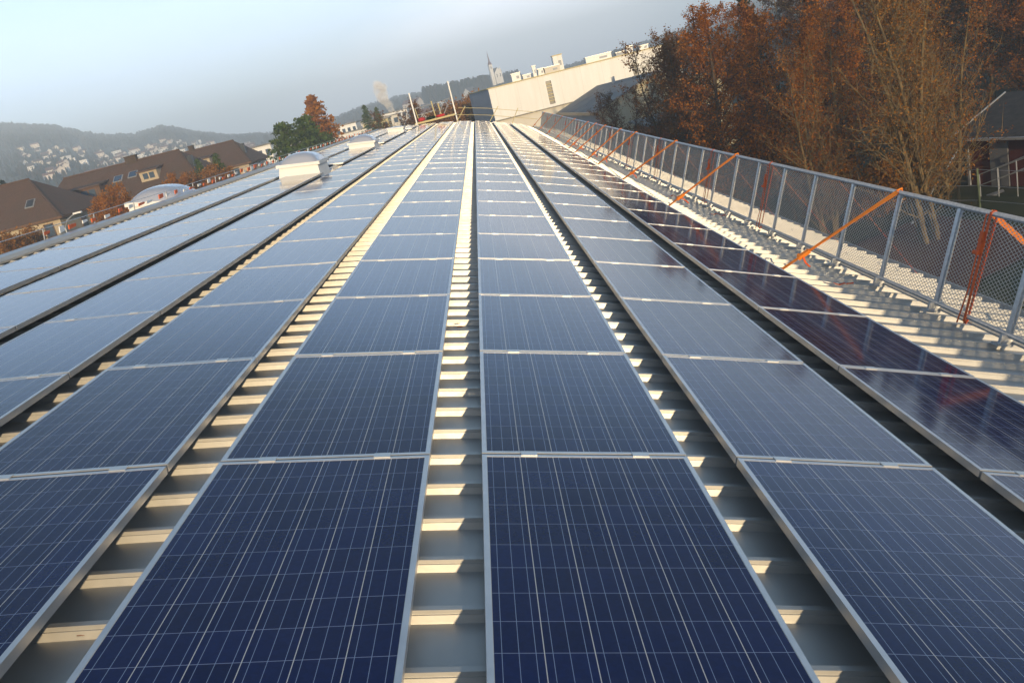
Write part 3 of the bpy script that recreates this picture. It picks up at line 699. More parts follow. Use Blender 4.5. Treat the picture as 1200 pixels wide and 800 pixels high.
# ================================================================== dark red cabin with stair on the right
ax = Vector((0.31, -0.951, 0)); gx_ = Vector((0.951, 0.31, 0))
CE = Vector((22.55, 39.8, 0.85))      # left front wall foot
cab = thing('cabin', 'dark red timber cabin with black roof and pale door at right', 'cabin', Matrix(((ax.x, gx_.x, 0, CE.x), (ax.y, gx_.y, 0, CE.y), (0, 0, 1, CE.z), (0, 0, 0, 1))))
LB, WB, HE, HR = 9.0, 6.4, 2.45, 3.6
b = MB(); b.quad((0, 0, 0), (LB, 0, 0), (LB, 0, HE), (0, 0, HE)); b.quad((LB, WB, 0), (0, WB, 0), (0, WB, HE), (LB, WB, HE)); b.poly([(0, WB, 0), (0, 0, 0), (0, 0, HE), (0, WB/2, HR), (0, WB, HE)]); b.poly([(LB, 0, 0), (LB, WB, 0), (LB, WB, HE), (LB, WB/2, HR), (LB, 0, HE)])
b.quad((0, 0, 0), (0, WB, 0), (LB, WB, 0), (LB, 0, 0)); b.build('wall', m_cabin, cab)
b = MB()
for (p, q) in (((-.45, -.55, HE-.2), (-.45, WB/2, HR+.05)), ((-.45, WB/2, HR+.05), (-.45, WB+.55, HE-.2))):
    p, q = Vector(p), Vector(q); e = Vector((LB+.9, 0, 0)); u3 = Vector((0, 0, .12))
    b.hexa([p, p+e, q+e, q, p+u3, p+e+u3, q+e+u3, q+u3])
b.build('roof', m_cabin_roof, cab)
b = MB(); b.bar((-.5, -.6, HE-.12), (LB+.5, -.6, HE-.12), .10, .12); b.bar((-.47, -.55, HE-.1), (-.47, WB/2, HR+.14), .06, .16); b.build('gutter', m_galv, cab)
b = MB(); b.box((0.03, -.04, HE/2), (.12, .08, HE)); b.build('corner_board', m_grey_and_shade, cab)
b = MB(); b.box((1.75, -.05, 1.05), (.95, .07, 2.1)); dr = b.build('door', mat('pale_door', (0.20, 0.20, 0.21), (0.17, 0.17, 0.18), 3, .6), cab)
b = MB(); b.box((2.1, -.11, 1.05), (.06, .06, .16)); b.build('handle', m_dark, dr)
b = MB(); b.box((4.6, -.04, 1.5), (1.2, .06, .9)); wn_ = b.build('window', m_glass, cab)
st = thing('stair_railing', 'steel railed stair leading up to the red cabin door', 'stair', Matrix(((ax.x, gx_.x, 0, CE.x), (ax.y, gx_.y, 0, CE.y), (0, 0, 1, CE.z), (0, 0, 0, 1))))
b = MB()
for i in range(7): b.box((2.4+i*.42, -1.0, -.05-.02*i), (.40, 1.0, .06))
b.build('tread', m_galv, st)
for yy in (-.45, -1.6):
    b = MB(); b.tube([(2.0, yy, .95), (3.6, yy, 1.5), (6.0, yy, 2.4)], .025, 6); b.tube([(2.0, yy, .45), (3.6, yy, 1.0), (6.0, yy, 1.9)], .022, 6); b.build('handrail', m_galv, st)
    for i in range(5):
        b = MB(); x = 2.0+i*.95; b.tube([(x, yy, -.9), (x, yy, .95+.35*max(0, x-2.0))], .022, 6); b.build('baluster', m_grey_and_shade, st)
for i in range(2):
    o = MB(); o.box((0, 0, .17), (.34, .34, .34), 0); o.box((0, 0, .36), (.38, .38, .05), 0)
    oo = o.build('waste_bin', [m_red, m_white][i]); oo.location = (25.1-i*.05, 35.6+i*.5, 1.7+.0*i)
    tag(oo, ['small red lidded bin by the cabin stair', 'small white lidded bin by the cabin stair'][i], 'bin')
# lean-to pole and yard fence
yf = thing('yard_fence', 'low wire fence with green posts on the grass before the cabin', 'fence', Matrix.Translation((0, 0, 0)))
fpts = [(17.2, 41.5), (19.2, 38.2), (20.3, 35.2), (20.9, 31.8), (21.3, 28.2), (21.6, 24.0)]
mg = mat('green_post', (0.16, 0.19, 0.10), (0.12, 0.15, 0.08), 4, .6)
for (x, y_) in fpts:
    b = MB(); z_ = ground_z(x, y_); b.tube([(x, y_, z_-.1), (x, y_, z_+1.9)], .05, 6); b.build('post', mg, yf)
for hz in (.5, 1.15, 1.85):
    b = MB(); b.tube([(x, y_, ground_z(x, y_)+hz) for x, y_ in fpts], .012, 4); b.build('wire', m_galv, yf)
pole = MB(); pole.tube([(17.9, 36.5, .5), (22.0, 39.2, 3.1)], .05, 6); tag(pole.build('leaning_pole', m_galv), 'thin grey pole leaning against the left cabin corner', 'pole')

# ================================================================== houses on the left
def hip_house(name, label, x0, x1, yf_, yb_, zg, ze, zr, rx0, rx1, wallm, feats):
    t_ = thing(name, label, 'house', Matrix.Translation(((x0+x1)/2, yf_, zg)))
    o = Vector(((x0+x1)/2, yf_, zg))
    def L(x, y, z): return Vector((x, y, z)) - o
    b = MB(); iw = .5
    X0, X1, Y0_, Y1_ = x0+iw, x1-iw, yf_+iw, yb_-iw
    for p, q in (((X0, Y0_), (X1, Y0_)), ((X1, Y0_), (X1, Y1_)), ((X1, Y1_), (X0, Y1_)), ((X0, Y1_), (X0, Y0_))):
        b.quad(L(*p, zg-1), L(*q, zg-1), L(*q, ze+.25), L(*p, ze+.25))
    b.build('wall', wallm, t_)
    b = MB(); ym = (yf_+yb_)/2
    b.poly([L(x0, yf_, ze), L(x1, yf_, ze), L(rx1, ym, zr), L(rx0, ym, zr)]); b.poly([L(x1, yf_, ze), L(x1, yb_, ze), L(rx1, ym, zr)])
    b.poly([L(x1, yb_, ze), L(x0, yb_, ze), L(rx0, ym, zr), L(rx1, ym, zr)]); b.poly([L(x0, yb_, ze), L(x0, yf_, ze), L(rx0, ym, zr)])
    b.poly([L(x0, yf_, ze-.04), L(x0, yb_, ze-.04), L(x1, yb_, ze-.04), L(x1, yf_, ze-.04)])
    rf = b.build('roof', m_tiles, t_)
    b = MB()
    for p, q in (((x0, yf_), (x1, yf_)), ((x1, yf_), (x1, yb_))): b.bar(L(*p, ze-.10), L(*q, ze-.10), .12, .26)
    b.build('eaves_board', m_wood, t_)
    b = MB()
    for p, q in ((L(x1, yf_, ze), L(rx1, ym, zr)), (L(rx0, ym, zr), L(rx1, ym, zr))): b.bar(p+Vector((0, 0, .05)), q+Vector((0, 0, .05)), .22, .12)
    b.build('ridge_tile', m_tiles, rf)
    slope = (zr-ze)/(ym-yf_)
    for f in feats:
        kind = f[0]
        if kind == 'chimney':
            _, x, w_ = f; b = MB(); b.box(L(x, ym, zr+.1), (w_, .8, 1.1)); b.box(L(x, ym, zr+.7), (w_+.15, .95, .12)); b.build('chimney', m_bark_d, rf)
        elif kind == 'rooflight':
            _, x, t2, w_ = f; y_ = yf_+t2*(ym-yf_); z_ = ze+slope*(y_-yf_)
            mrot = Matrix.Rotation(math.atan(slope), 3, 'X')
            b = MB(); b.box(L(x, y_, z_)+Vector((0, -.03, .06)), (w_+.2, 1.3, .10), 0, mrot); wf = b.build('window', m_flash, rf)
            b = MB(); b.box(L(x, y_, z_)+Vector((0, -.06, .115)), (w_, 1.1, .03), 0, mrot); b.build('pane', m_dark if w_ < .9 else m_sky_glass, wf)
        elif kind == 'vent':
            _, y_, w_ = f; tt = .55; x = x1 + (rx1-x1)*tt; z_ = ze+(zr-ze)*tt
            b = MB(); b.box(L(x+.35, yf_+(ym-yf_)*.62, z_+.1), (.55, .8, 1.5)); b.build('roof_vent', m_dark, rf)
        elif kind == 'dormer':
            _, x, w_, zs, h2, face = f
            yfr = yf_ + (zs-ze)/slope; d_ = h2/slope + .3
            b = MB(); b.hexa([L(x-w_/2, yfr, zs), L(x+w_/2, yfr, zs), L(x+w_/2, yfr+d_, zs), L(x-w_/2, yfr+d_, zs), L(x-w_/2, yfr, zs+h2), L(x+w_/2, yfr, zs+h2), L(x+w_/2, yfr+d_+1, zs+h2), L(x-w_/2, yfr+d_+1, zs+h2)])
            dm = b.build('dormer', face, rf)
            b = MB(); b.hexa([L(x-w_/2-.25, yfr-.4, zs+h2), L(x+w_/2+.25, yfr-.4, zs+h2), L(x+w_/2+.2, yfr+d_+2.2, zs+h2+.45), L(x-w_/2-.2, yfr+d_+2.2, zs+h2+.45), L(x-w_/2-.25, yfr-.4, zs+h2+.14), L(x+w_/2+.25, yfr-.4, zs+h2+.14), L(x+w_/2+.2, yfr+d_+2.2, zs+h2+.6), L(x-w_/2-.2, yfr+d_+2.2, zs+h2+.6)])
            b.build('dormer_roof', m_tiles, rf)
            b = MB(); n_ = max(1, int(w_/1.1))
            for i in range(n_):
                xx = x - w_*.36 + (i+.5)*w_*.72/n_
                b.box(L(xx, yfr-.03, zs+h2*.52), (w_*.72/n_*.78, .06, h2*.58))
            b.build('window', m_glass, rf)
        elif kind == 'window':
            _, x, z_, w_, h2 = f
            b = MB(); b.box(L(x, Y0_-.03, z_), (w_+.16, .10, h2+.16)); wf = b.build('window', m_wood, t_)
            b = MB(); b.box(L(x, Y0_-.075, z_), (w_, .04, h2)); b.build('pane', m_glass, wf)
        elif kind == 'side_window':
            _, y_, z_, w_, h2 = f
            b = MB(); b.box(L(X1+.03, y_, z_), (.10, w_+.16, h2+.16)); wf = b.build('window', m_wood, t_)
            b = MB(); b.box(L(X1+.075, y_, z_), (.04, w_, h2)); b.build('pane', m_glass, wf)
    return t_
t = NT('rooflight_glass'); t.set(Base_Color=(0.10, 0.16, 0.24), Roughness=0.04, Metallic=0.6); m_sky_glass = t.m
hip_house('house', 'nearest brown roofed house at the far left edge with cream wall', -70, -46.1, 90.5, 103, 2.5, 8.95, 13.6, -66, -51.2, m_wall_h,
          [('window', -48.0, 7.75, .9, 1.3), ('window', -54.0, 7.6, 1.0, 1.3), ('rooflight', -50.1, .42, .8), ('side_window', 96, 7.6, 1.1, 1.3), ('chimney', -58, 1.0)])
hip_house('house', 'long brown roofed house with dormers behind the left roof edge', -58.3, -36.4, 108, 121.5, 2.5, 8.85, 13.15, -56.2, -40.2, m_stone,
          [('chimney', -46.6, 1.5), ('dormer', -51.6, 4.2, 9.6, 1.6, m_wood), ('rooflight', -48.0, .58, 1.0), ('rooflight', -46.0, .60, 1.0), ('dormer', -43.3, 2.3, 10.2, 1.25, m_wall_h), ('vent', 0, 0),
           ('window', -47.2, 7.8, 1.3, 1.3), ('window', -43.6, 7.9, 3.0, 1.3), ('window', -51.5, 7.7, 1.3, 1.3), ('side_window', 113, 7.6, 1.6, 1.3)])
hip_house('house', 'farther brown roofed house with a rounded dormer right of the long one', -50, -35.3, 129, 141, 2.5, 9.3, 13.0, -47, -38.6, m_wall_h,
          [('dormer', -42.6, 2.0, 10.2, 1.1, m_wall_h), ('vent', 0, 0), ('chimney', -45.2, .7), ('side_window', 132, 8.2, 1.2, 1.2), ('side_window', 136, 8.2, 1.2, 1.2), ('window', -38, 8.2, 1.0, 1.2)])
lamp = thing('street_lamp', 'street lamp with a pale head beside the nearest house', 'lamp', Matrix.Translation((-30.6, 60, 0)))
b = MB(); b.tube([(0, 0, 0), (0, 0, 8.6), (.35, 0, 9.1), (1.0, 0, 9.4)], [.08, .05, .045, .04], 6); b.build('pole', m_galv, lamp)
b = MB(); b.box((1.25, 0, 9.42), (.6, .22, .12)); b.build('lamp_head', m_white, lamp)
# pale flat-roofed blocks further along the valley
def block(x, y, w_, d_, h2, zb, m_, label, ny=2, nx=4):
    t_ = thing('pale_building', label, 'building', Matrix.Translation((x, y, zb)))
    b = MB(); b.box((0, 0, h2/2-1), (w_, d_, h2+2)); b.build('wall', m_, t_)
    b = MB(); b.box((0, 0, h2+.12), (w_+.5, d_+.5, .25)); b.build('roof', m_grey_roof, t_)
    for i in range(nx):
        for j in range(ny):
            b = MB(); b.box((-w_/2+(i+.5)*w_/nx, -d_/2-.02, h2-1.4-j*2.8), (w_/nx*.55, .06, 1.3)); b.build('window', m_glass, t_)
    return t_
block(-42.5, 165, 6, 8, 8.2, 3.0, m_facade, 'small cream flat roofed block right of the brown houses')
block(-38.5, 182, 8, 8, 7.5, 3.2, m_facade, 'cream block partly behind the green pine')
block(-30, 156, 9, 7, 4.8, 3.0, m_wall_h, 'low brown sided building before the pale blocks')
block(-31.0, 205, 5, 8, 7.4, 4.0, m_white, 'white block just right of the orange larch')
block(-29.0, 190, 12, 8, 5.6, 4.0, m_facade, 'long cream building between larch and small conifers', 1, 6)
block(-27.5, 240, 12, 8, 6.0, 5.0, m_facade2, 'long pale building left of the small conifers', 2, 6)
block(-24.0, 205, 6, 7, 6.6, 4.0, m_yel, 'yellowish block right of the small conifers')
block(-27.0, 285, 9, 8, 5.0, 7.0, m_white, 'white block under the smoke plume')

# far houses: four shared shapes, each house its own object
hm = []
pal = [((0.68, 0.64, 0.57), (0.12, 0.07, 0.055)), ((0.74, 0.66, 0.52), (0.10, 0.065, 0.05)), ((0.7, 0.68, 0.64), (0.085, 0.075, 0.07)), ((0.70, 0.62, 0.54), (0.17, 0.085, 0.06)), ((0.82, 0.80, 0.77), (0.25, 0.24, 0.23))]
for i, (w_, d_, h2, r_) in enumerate(((10, 9, 6, 4), (14, 9, 5.5, 3.6), (9, 9, 7, 4.5), (18, 10, 8, 3.5), (16, 11, 9, 0.3))):
    b = MB(); b.box((0, 0, h2/2-2), (w_, d_, h2+4), 0)
    if r_ > 1:
        b.poly([(-w_/2-.5, -d_/2-.5, h2-.2), (w_/2+.5, -d_/2-.5, h2-.2), (w_/2+.5, 0, h2+r_), (-w_/2-.5, 0, h2+r_)], 1); b.poly([(w_/2+.5, d_/2+.5, h2-.2), (-w_/2-.5, d_/2+.5, h2-.2), (-w_/2-.5, 0, h2+r_), (w_/2+.5, 0, h2+r_)], 1)
        b.poly([(w_/2, -d_/2, h2), (w_/2, d_/2, h2), (w_/2, 0, h2+r_)], 0); b.poly([(-w_/2, d_/2, h2), (-w_/2, -d_/2, h2), (-w_/2, 0, h2+r_)], 0)
    else: b.box((0, 0, h2+.2), (w_+.4, d_+.4, .4), 1)
    for k in range(3): b.box((-w_/3+k*w_/3, -d_/2-.03, h2*.68), (1.2, .08, 1.4), 2); b.box((-w_/3+k*w_/3, -d_/2-.03, h2*.25), (1.2, .08, 1.4), 2)
    hm.append(b.mesh('far_house', [mat('far_wall', pal[i][0], tuple(c*.85 for c in pal[i][0]), .05, .8), mat('far_roof', pal[i][1], None, 1, .85), m_glass]))
rh = random.Random(21)
def far_house(a, r_, lab, grp, sc_=1.0, mi=None):
    x, y = r_*math.sin(R(a)), r_*math.cos(R(a)); z = ground_z(x, y)
    o = obj('far_house', hm[rh.randrange(5) if mi is None else mi]); o.matrix_basis = yaw(x, y, z, rh.uniform(-.9, .9)) @ Matrix.Scale(sc_*rh.uniform(.8, 1.15), 4)
    tag(o, lab, 'house', grp)
placed = []
n_ = 0
while n_ < 130:
    a, r_ = rh.uniform(-28, -15), rh.triangular(440, 930, 680)
    if r_ > 830 and a < -23 and rh.random() < .8: continue
    x, y = r_*math.sin(R(a)), r_*math.cos(R(a))
    if any((x-p)**2+(y-q)**2 < 150 for p, q in placed): continue
    placed.append((x, y)); n_ += 1
    far_house(a, r_, 'tiny pale house among many scattered over the hazy left hillside', 'houses on the left hillside', .38)
n_ = 0
while n_ < 60:
    a, r_ = rh.uniform(-15.5, -1.5), rh.triangular(300, 750, 480)
    x, y = r_*math.sin(R(a)), r_*math.cos(R(a))
    if any((x-p)**2+(y-q)**2 < 300 for p, q in placed): continue
    placed.append((x, y)); n_ += 1
    far_house(a, r_, 'small pale house in the valley town ahead behind the roof end', 'houses of the valley town', .42)
for a, r_, lab in ((-4.1, 640, 'wide white house on the wooded hill left of the tall scaffold post'), (-3.25, 700, 'tall cream house left of the tall scaffold post below the hilltop'), (-1.55, 720, 'white house just right of the tall scaffold post'), (-0.2, 600, 'small cream house above the grey side of the white hall')):
    far_house(a, r_, lab, 'houses on the wooded hill', .9, 2 if r_ != 640 else 3)

# church on the hill
cx, cy_ = 700*math.sin(R(1.55)), 700*math.cos(R(1.55)); cz = CAM_Z + 8.5
ch = thing('church', 'pale church with a slender pointed spire on the hill', 'church', yaw(cx, cy_, cz, R(18)) @ Matrix.Scale(.54, 4))
b = MB(); b.box((7, 6, 2), (11, 20, 16)); b.build('wall', m_facade, ch)
b = MB(); b.poly([(1, -4.2, 9.8), (13, -4.2, 9.8), (7, -4.2, 17)]); b.build('gable', m_facade, ch)
b = MB(); b.quad((.6, -4.4, 9.6), (7, -4.4, 17.3), (7, 16.5, 17.3), (.6, 16.5, 9.6)); b.quad((7, -4.4, 17.3), (13.4, -4.4, 9.6), (13.4, 16.5, 9.6), (7, 16.5, 17.3)); b.build('roof', mat('slate', (0.10, 0.08, 0.08), (0.14, 0.11, 0.10), .5, .8), ch)
tw = MB(); tw.box((-1.8, 0, 8), (5.2, 5.2, 30)); two = tw.build('tower', m_facade, ch)
b = MB(); b.hexa([(-4.6, -2.8, 23), (1.0, -2.8, 23), (1.0, 2.8, 23), (-4.6, 2.8, 23), (-2.7, -.9, 28), (-.9, -.9, 28), (-.9, .9, 28), (-2.7, .9, 28)]); b.hexa([(-2.7, -.9, 28), (-.9, -.9, 28), (-.9, .9, 28), (-2.7, .9, 28), (-1.85, -.05, 44), (-1.75, -.05, 44), (-1.75, .05, 44), (-1.85, .05, 44)]); b.build('spire', mat('red_slate', (0.14, 0.05, 0.045), (0.17, 0.07, 0.06), .5, .8), two)
b = MB(); b.box((-1.8, -2.63, 18.5), (1.6, .1, 3.4)); b.build('window', m_dark, two)
for xx in (4.4, 9.6):
    b = MB(); b.box((xx, -4.05, 5.5), (1.3, .1, 5)); b.build('window', m_dark, ch)
b = MB(); b.box((13.5, 4, 3), (3, 3, 18)); b.hexa([(11.9, 2.4, 12), (15.1, 2.4, 12), (15.1, 5.6, 12), (11.9, 5.6, 12), (13.4, 3.9, 18), (13.6, 3.9, 18), (13.6, 4.1, 18), (13.4, 4.1, 18)]); b.build('turret', m_facade, ch)

# ================================================================== vegetation
def leaf(mbx, p, size, rr):
    a = Vector((rr.gauss(0, 1), rr.gauss(0, 1), rr.gauss(0, 1))).normalized()
    c = a.cross(Vector((rr.gauss(0, 1), rr.gauss(0, 1), rr.gauss(0, 1)))).normalized()
    k_ = size*rr.choice((.55, .7, .85, 1.0, 1.25)); a *= k_; c *= k_*rr.uniform(.4, .75)
    mbx.quad(p-a, p+c*.9-a*.1, p+a, p-c*.9+a*.1)
def make_tree(seed, H, stems, spread, nbr, lpt, lsize, r0, lean=.1, up=.55, bare=.2):
    """trunks with limbs, branches and twigs; leaves sit on the twigs"""
    rr = random.Random(seed); wood, lv = MB(), MB()
    for s_ in range(stems):
        a = rr.uniform(0, 2*math.pi); ln = lean*rr.uniform(.3, 1.3) if stems > 1 else lean*.4
        p = Vector((math.cos(a)*.25*(stems > 1), math.sin(a)*.25*(stems > 1), -.3)); d = Vector((math.cos(a)*ln, math.sin(a)*ln, 1)).normalized()
        h = H*rr.uniform(.78, 1.0); n = 12; pts = [p.copy()]; rad = []
        for i in range(n):
            d = (d + Vector((rr.gauss(0, .05), rr.gauss(0, .05), .04))).normalized(); p = p + d*h/n; pts.append(p.copy())
        rad = [r0*rr.uniform(.8, 1.1)*(1-i/(n+.6))**.9 + .012 for i in range(n+1)]
        wood.tube(pts, rad, 7, 0, False)
        for q in range(nbr):
            t0 = bare + (1-bare)*(q+rr.random())/nbr; t0 = min(.985, t0)
            i = int(t0*n); f = t0*n-i; bp = pts[i].lerp(pts[min(i+1, n)], f)
            az_ = rr.uniform(0, 2*math.pi); L_ = spread*(1.05-t0)**.7*rr.uniform(.55, 1.1)+.4
            bd = Vector((math.cos(az_), math.sin(az_), up*rr.uniform(.5, 1.6))).normalized()
            bpts = [bp.copy()]; m = 6; pp = bp.copy()
            for j in range(m):
                bd = (bd + Vector((rr.gauss(0, .09), rr.gauss(0, .09), rr.gauss(.05, .07)))).normalized(); pp = pp + bd*L_/m; bpts.append(pp.copy())
            br0 = max(.010, rad[i]*.34)
            wood.tube(bpts, [br0*(1-j/(m+.5))+.004 for j in range(m+1)], 5, 0, False)
            for j in range(1, m+1):
                for _ in range(3):
                    td = (bd*.6 + Vector((rr.gauss(0, .6), rr.gauss(0, .6), rr.gauss(.25, .4)))).normalized(); tl = L_*.28*rr.uniform(.5, 1.2)+.15
                    tp = [bpts[j].copy()]
                    for g in range(3):
                        td = (td + Vector((rr.gauss(0, .2), rr.gauss(0, .2), rr.gauss(.02, .15)))).normalized(); tp.append(tp[-1]+td*tl/3)
                    wood.tube(tp, [br0*.35+.004, br0*.25+.003, .004, .002], 3, 0, False)
                    for _l in range(lpt):
                        g = rr.randrange(3); leaf(lv, tp[g].lerp(tp[g+1], rr.random()) + Vector((rr.gauss(0, .12), rr.gauss(0, .12), rr.gauss(0, .12))), lsize, rr)
    return wood, lv
def make_conifer(seed, H, Rb, whorls, lsize, drop=.25, pointy=.85, bare=.08):
    rr = random.Random(seed); wood, lv = MB(), MB()
    wood.tube([(0, 0, -.3), (.05, 0, H*.5), (0, .03, H)], [H*.018, H*.011, .02], 6, 0, False)
    for w_ in range(whorls):
        t0 = bare + (1-bare)*w_/whorls; z = t0*H; L0 = Rb*(1-t0)**pointy + .12
        for q in range(rr.randint(6, 9)):
            a = rr.uniform(0, 2*math.pi); L_ = L0*rr.uniform(.65, 1.15); z_ = z+rr.uniform(-.3, .3)*H/whorls
            e = Vector((math.cos(a)*L_, math.sin(a)*L_, z_ - drop*L_ + .12*L_*L_/Rb)); s = Vector((0, 0, z_))
            wood.tube([s, s.lerp(e, .6)+Vector((0, 0, .05)), e], [.03, .02, .006], 3, 0, False)
            n = int(5+L_*9)
            for k in range(n):
                f = (k+rr.random())/n*.95+.08; p = s.lerp(e, f); wd = .22*L_*(1.1-f)+.08
                leaf(lv, p + Vector((rr.gauss(0, wd), rr.gauss(0, wd), rr.gauss(-.04, .07))), lsize, rr)
    return wood, lv
class Tree:
    def __init__(s, wl_, bark, leafm, cat):
        s.w = wl_[0].mesh('trunk', bark); s.l = wl_[1].mesh('crown', leafm); s.cat = cat
    def put(s, name, x, y, label, group=None, sc_=1.0, rz=0.0, z=None, leafm=None, tilt=0.0):
        zz = ground_z(x, y)-.1 if z is None else z
        t_ = thing(name, label, s.cat, Matrix.Translation((x, y, zz)) @ Matrix.Rotation(tilt, 4, 'Y') @ Matrix.Rotation(rz, 4, 'Z') @ Matrix.Scale(sc_, 4), group)
        obj('trunk', s.w, t_); obj('crown', s.l, t_); return t_
T_birch = Tree(make_tree(1, 13.2, 6, 3.9, 26, 6, .050, .10, .18, 1.05, .12), m_bark, m_leaf_brown, 'tree')
T_birch2 = Tree(make_tree(2, 12.8, 4, 4.0, 26, 7, .052, .09, .22, 1.0, .12), m_bark, m_leaf_rust, 'tree')
T_rust = Tree(make_tree(3, 14.5, 1, 4.6, 66, 14, .075, .19, .10, .45, .12), m_bark_d, m_leaf_rust, 'tree')
T_rust2 = Tree(make_tree(4, 14, 2, 4.0, 40, 11, .07, .14, .14, .5, .12), m_bark_d, m_leaf_rust, 'tree')
T_sparse = Tree(make_tree(5, 8.5, 4, 3.0, 22, 4, .085, .08, .35, .7, .15), m_bark_d, m_leaf_dry, 'tree')
T_wood = Tree(make_tree(6, 16, 1, 4.2, 46, 8, .12, .17, .12, .5, .18), m_bark, m_leaf_wood, 'tree')
T_wood2 = Tree(make_tree(7, 17, 2, 4.0, 34, 7, .12, .16, .16, .6, .15), m_bark, m_leaf_wood, 'tree')
T_bush = Tree(make_tree(8, 3.2, 6, 1.5, 12, 6, .08, .035, .5, .7, .05), m_bark_d, m_leaf_brown, 'bush')
T_obush = Tree(make_tree(9, 4.2, 6, 1.7, 14, 10, .10, .04, .45, .7, .05), m_bark_d, m_larch, 'bush')
T_spruce = Tree(make_conifer(10, 12, 3.6, 34, .2), m_bark_d, m_needle, 'conifer')
T_larch = Tree(make_conifer(11, 13, 4.3, 44, .24, .12, .62), m_bark_d, m_larch, 'larch')
T_pine = Tree(make_conifer(12, 10, 3.4, 34, .25, .0, .42), m_bark_d, m_needle, 'pine')
T_dark = Tree(make_conifer(13, 15, 3.0, 34, .2, .3), m_bark_d, m_needle_d, 'conifer')

T_birch.put('birch_tree', 17.2, 33.5, 'tall multi stemmed tree with pale trunks behind the guard fence', 'trees right of the hall', 1.0, 0.3)
T_birch2.put('birch_tree', 20.2, 37.0, 'brown leaved tree with ascending limbs left of the red cabin', 'trees right of the hall', .85, 1.9)
T_birch2.put('birch_tree', 14.6, 37.5, 'thin stemmed tree left of the tall multi stemmed one', 'trees right of the hall', .88, 4.0)
T_rust.put('beech_tree', 12.6, 45.0, 'dense rust leaved tree standing against the sky above the fence', 'trees right of the hall', .94, .5)
T_rust2.put('beech_tree', 15.6, 44.0, 'rust leaved tree just right of the dense one against the sky', 'trees right of the hall', .90, 1.0)
T_rust2.put('beech_tree', 19.5, 46.0, 'rust leaved tree behind the tall multi stemmed tree', 'trees right of the hall', .9, 2.2)
T_rust.put('beech_tree', 16.5, 52.0, 'rust leaved tree behind the dense rust tree', 'trees right of the hall', .9, 3.2)
T_sparse.put('sparse_tree', 11.8, 57.0, 'nearly bare tree with dry leaves before the white hall', 'trees right of the hall', 1.0, .2, 3.4)
T_sparse.put('sparse_tree', 14.4, 60.0, 'sparse brown tree before the right end of the white hall', 'trees right of the hall', 1.05, 1.2, 3.2)
T_sparse.put('sparse_tree', 13.2, 51.0, 'sparse tree just left of the dense rust leaved tree', 'trees right of the hall', .95, 3.1, 3.2)
T_sparse.put('sparse_tree', 10.0, 62.0, 'thin bare sapling before the grey roofed low building', 'trees right of the hall', .62, 2.2, 3.6)
for i, (x, y, s_, l_) in enumerate([(10.6, 52.5, 1.3, 'brown bush below the nearly bare tree'), (13.5, 56, 1.5, 'brown bush before the orange brick shed'), (12.4, 49, 1.2, 'brown bush under the dense rust tree'), (17.5, 40, 1.0, 'low brown bush among the pale trunks'), (20.8, 41, 1.1, 'low brown bush left of the cabin wall')]):
    T_bush.put('bush', x, y, l_, 'bushes right of the hall', s_, i*1.3)
rw = random.Random(77); wood_pts = []
while len(wood_pts) < 64:
    a, r_ = rw.uniform(19, 50), rw.triangular(52, 115, 60)
    x, y = r_*math.sin(R(a)), r_*math.cos(R(a))
    if x < 26.5 + max(0, 95-y)*.15 and y > 52: continue
    if x < 21: continue
    if any((x-p)**2+(y-q)**2 < 12 for p, q in wood_pts): continue
    wood_pts.append((x, y))
for i, (x, y) in enumerate(wood_pts):
    (T_wood, T_wood2, T_rust2, T_dark)[(0, 1, 0, 2, 1, 0, 3)[i % 7]].put('wood_tree', x, y, 'tree in the brown autumn wood rising behind the cabin and nearer trees', 'trees of the wood on the right', min(1.25, rw.uniform(.82, 1.0)*(10.5+.08*math.hypot(x, y)-ground_z(x, y))/16.0), rw.uniform(0, 6.2))
T_dark.put('conifer_tree', 18.6, 57, 'dark green conifer showing above the rust trees', 'trees of the wood', .88, .4)

# left side planting
T_larch.put('larch_tree', -20.2, 110, 'orange autumn larch beside the green pines', None, 1.05, 0, 2.0)
T_pine.put('pine_tree', -22.7, 101, 'dark green pine with broad crown left of the larch', 'green pines by the larch', 1.0, .5, 3.0)
T_pine.put('pine_tree', -20.6, 102.5, 'dark green pine touching the orange larch', 'green pines by the larch', 1.0, 2.5, 3.2)
T_pine.put('pine_tree', -18.6, 103.5, 'lower green pine at the right foot of the larch', 'green pines by the larch', .8, 4.1, 2.6)
T_spruce.put('spruce_tree', -19.4, 152, 'left one of two small dark conifers beyond the second skylight', 'small conifers ahead', .82, 0, 4.0)
T_spruce.put('spruce_tree', -17.4, 152, 'right one of two small dark conifers beyond the second skylight', 'small conifers ahead', .75, 2, 4.0)
T_spruce.put('spruce_tree', -35.4, 106, 'slim green conifer before the rounded dormer house', 'conifers by the brown houses', .7, 0, 3.1)
T_spruce.put('spruce_tree', -32.6, 105, 'slim green conifer right of the other before the brown house', 'conifers by the brown houses', .72, 3, 3.0)
T_obush.put('orange_shrub', -37.5, 84, 'orange brown shrub before the left end of the long house', 'shrubs by the brown houses', 1.3, 0, 5.2)
T_obush.put('orange_shrub', -33.8, 92, 'rusty shrub before the middle of the long house', 'shrubs by the brown houses', 1.0, 2, 6.2)
T_bush.put('bush', -33.4, 100, 'reddish brown bush left of the slim conifers', 'shrubs by the brown houses', 1.3, 1, 6.3)
T_bush.put('bush', -45, 80, 'brown bush before the nearest house wall', 'shrubs by the brown houses', 1.5, 2, 4.2)
T_bush.put('bush', -41.8, 74, 'bare twiggy bush at the left edge below the nearest house', 'shrubs by the brown houses', 1.7, 3, 3.6)
T_bush.put('bush', -30.5, 97, 'twiggy bush before the stone wall of the long house', 'shrubs by the brown houses', 1.1, 4, 6.4)
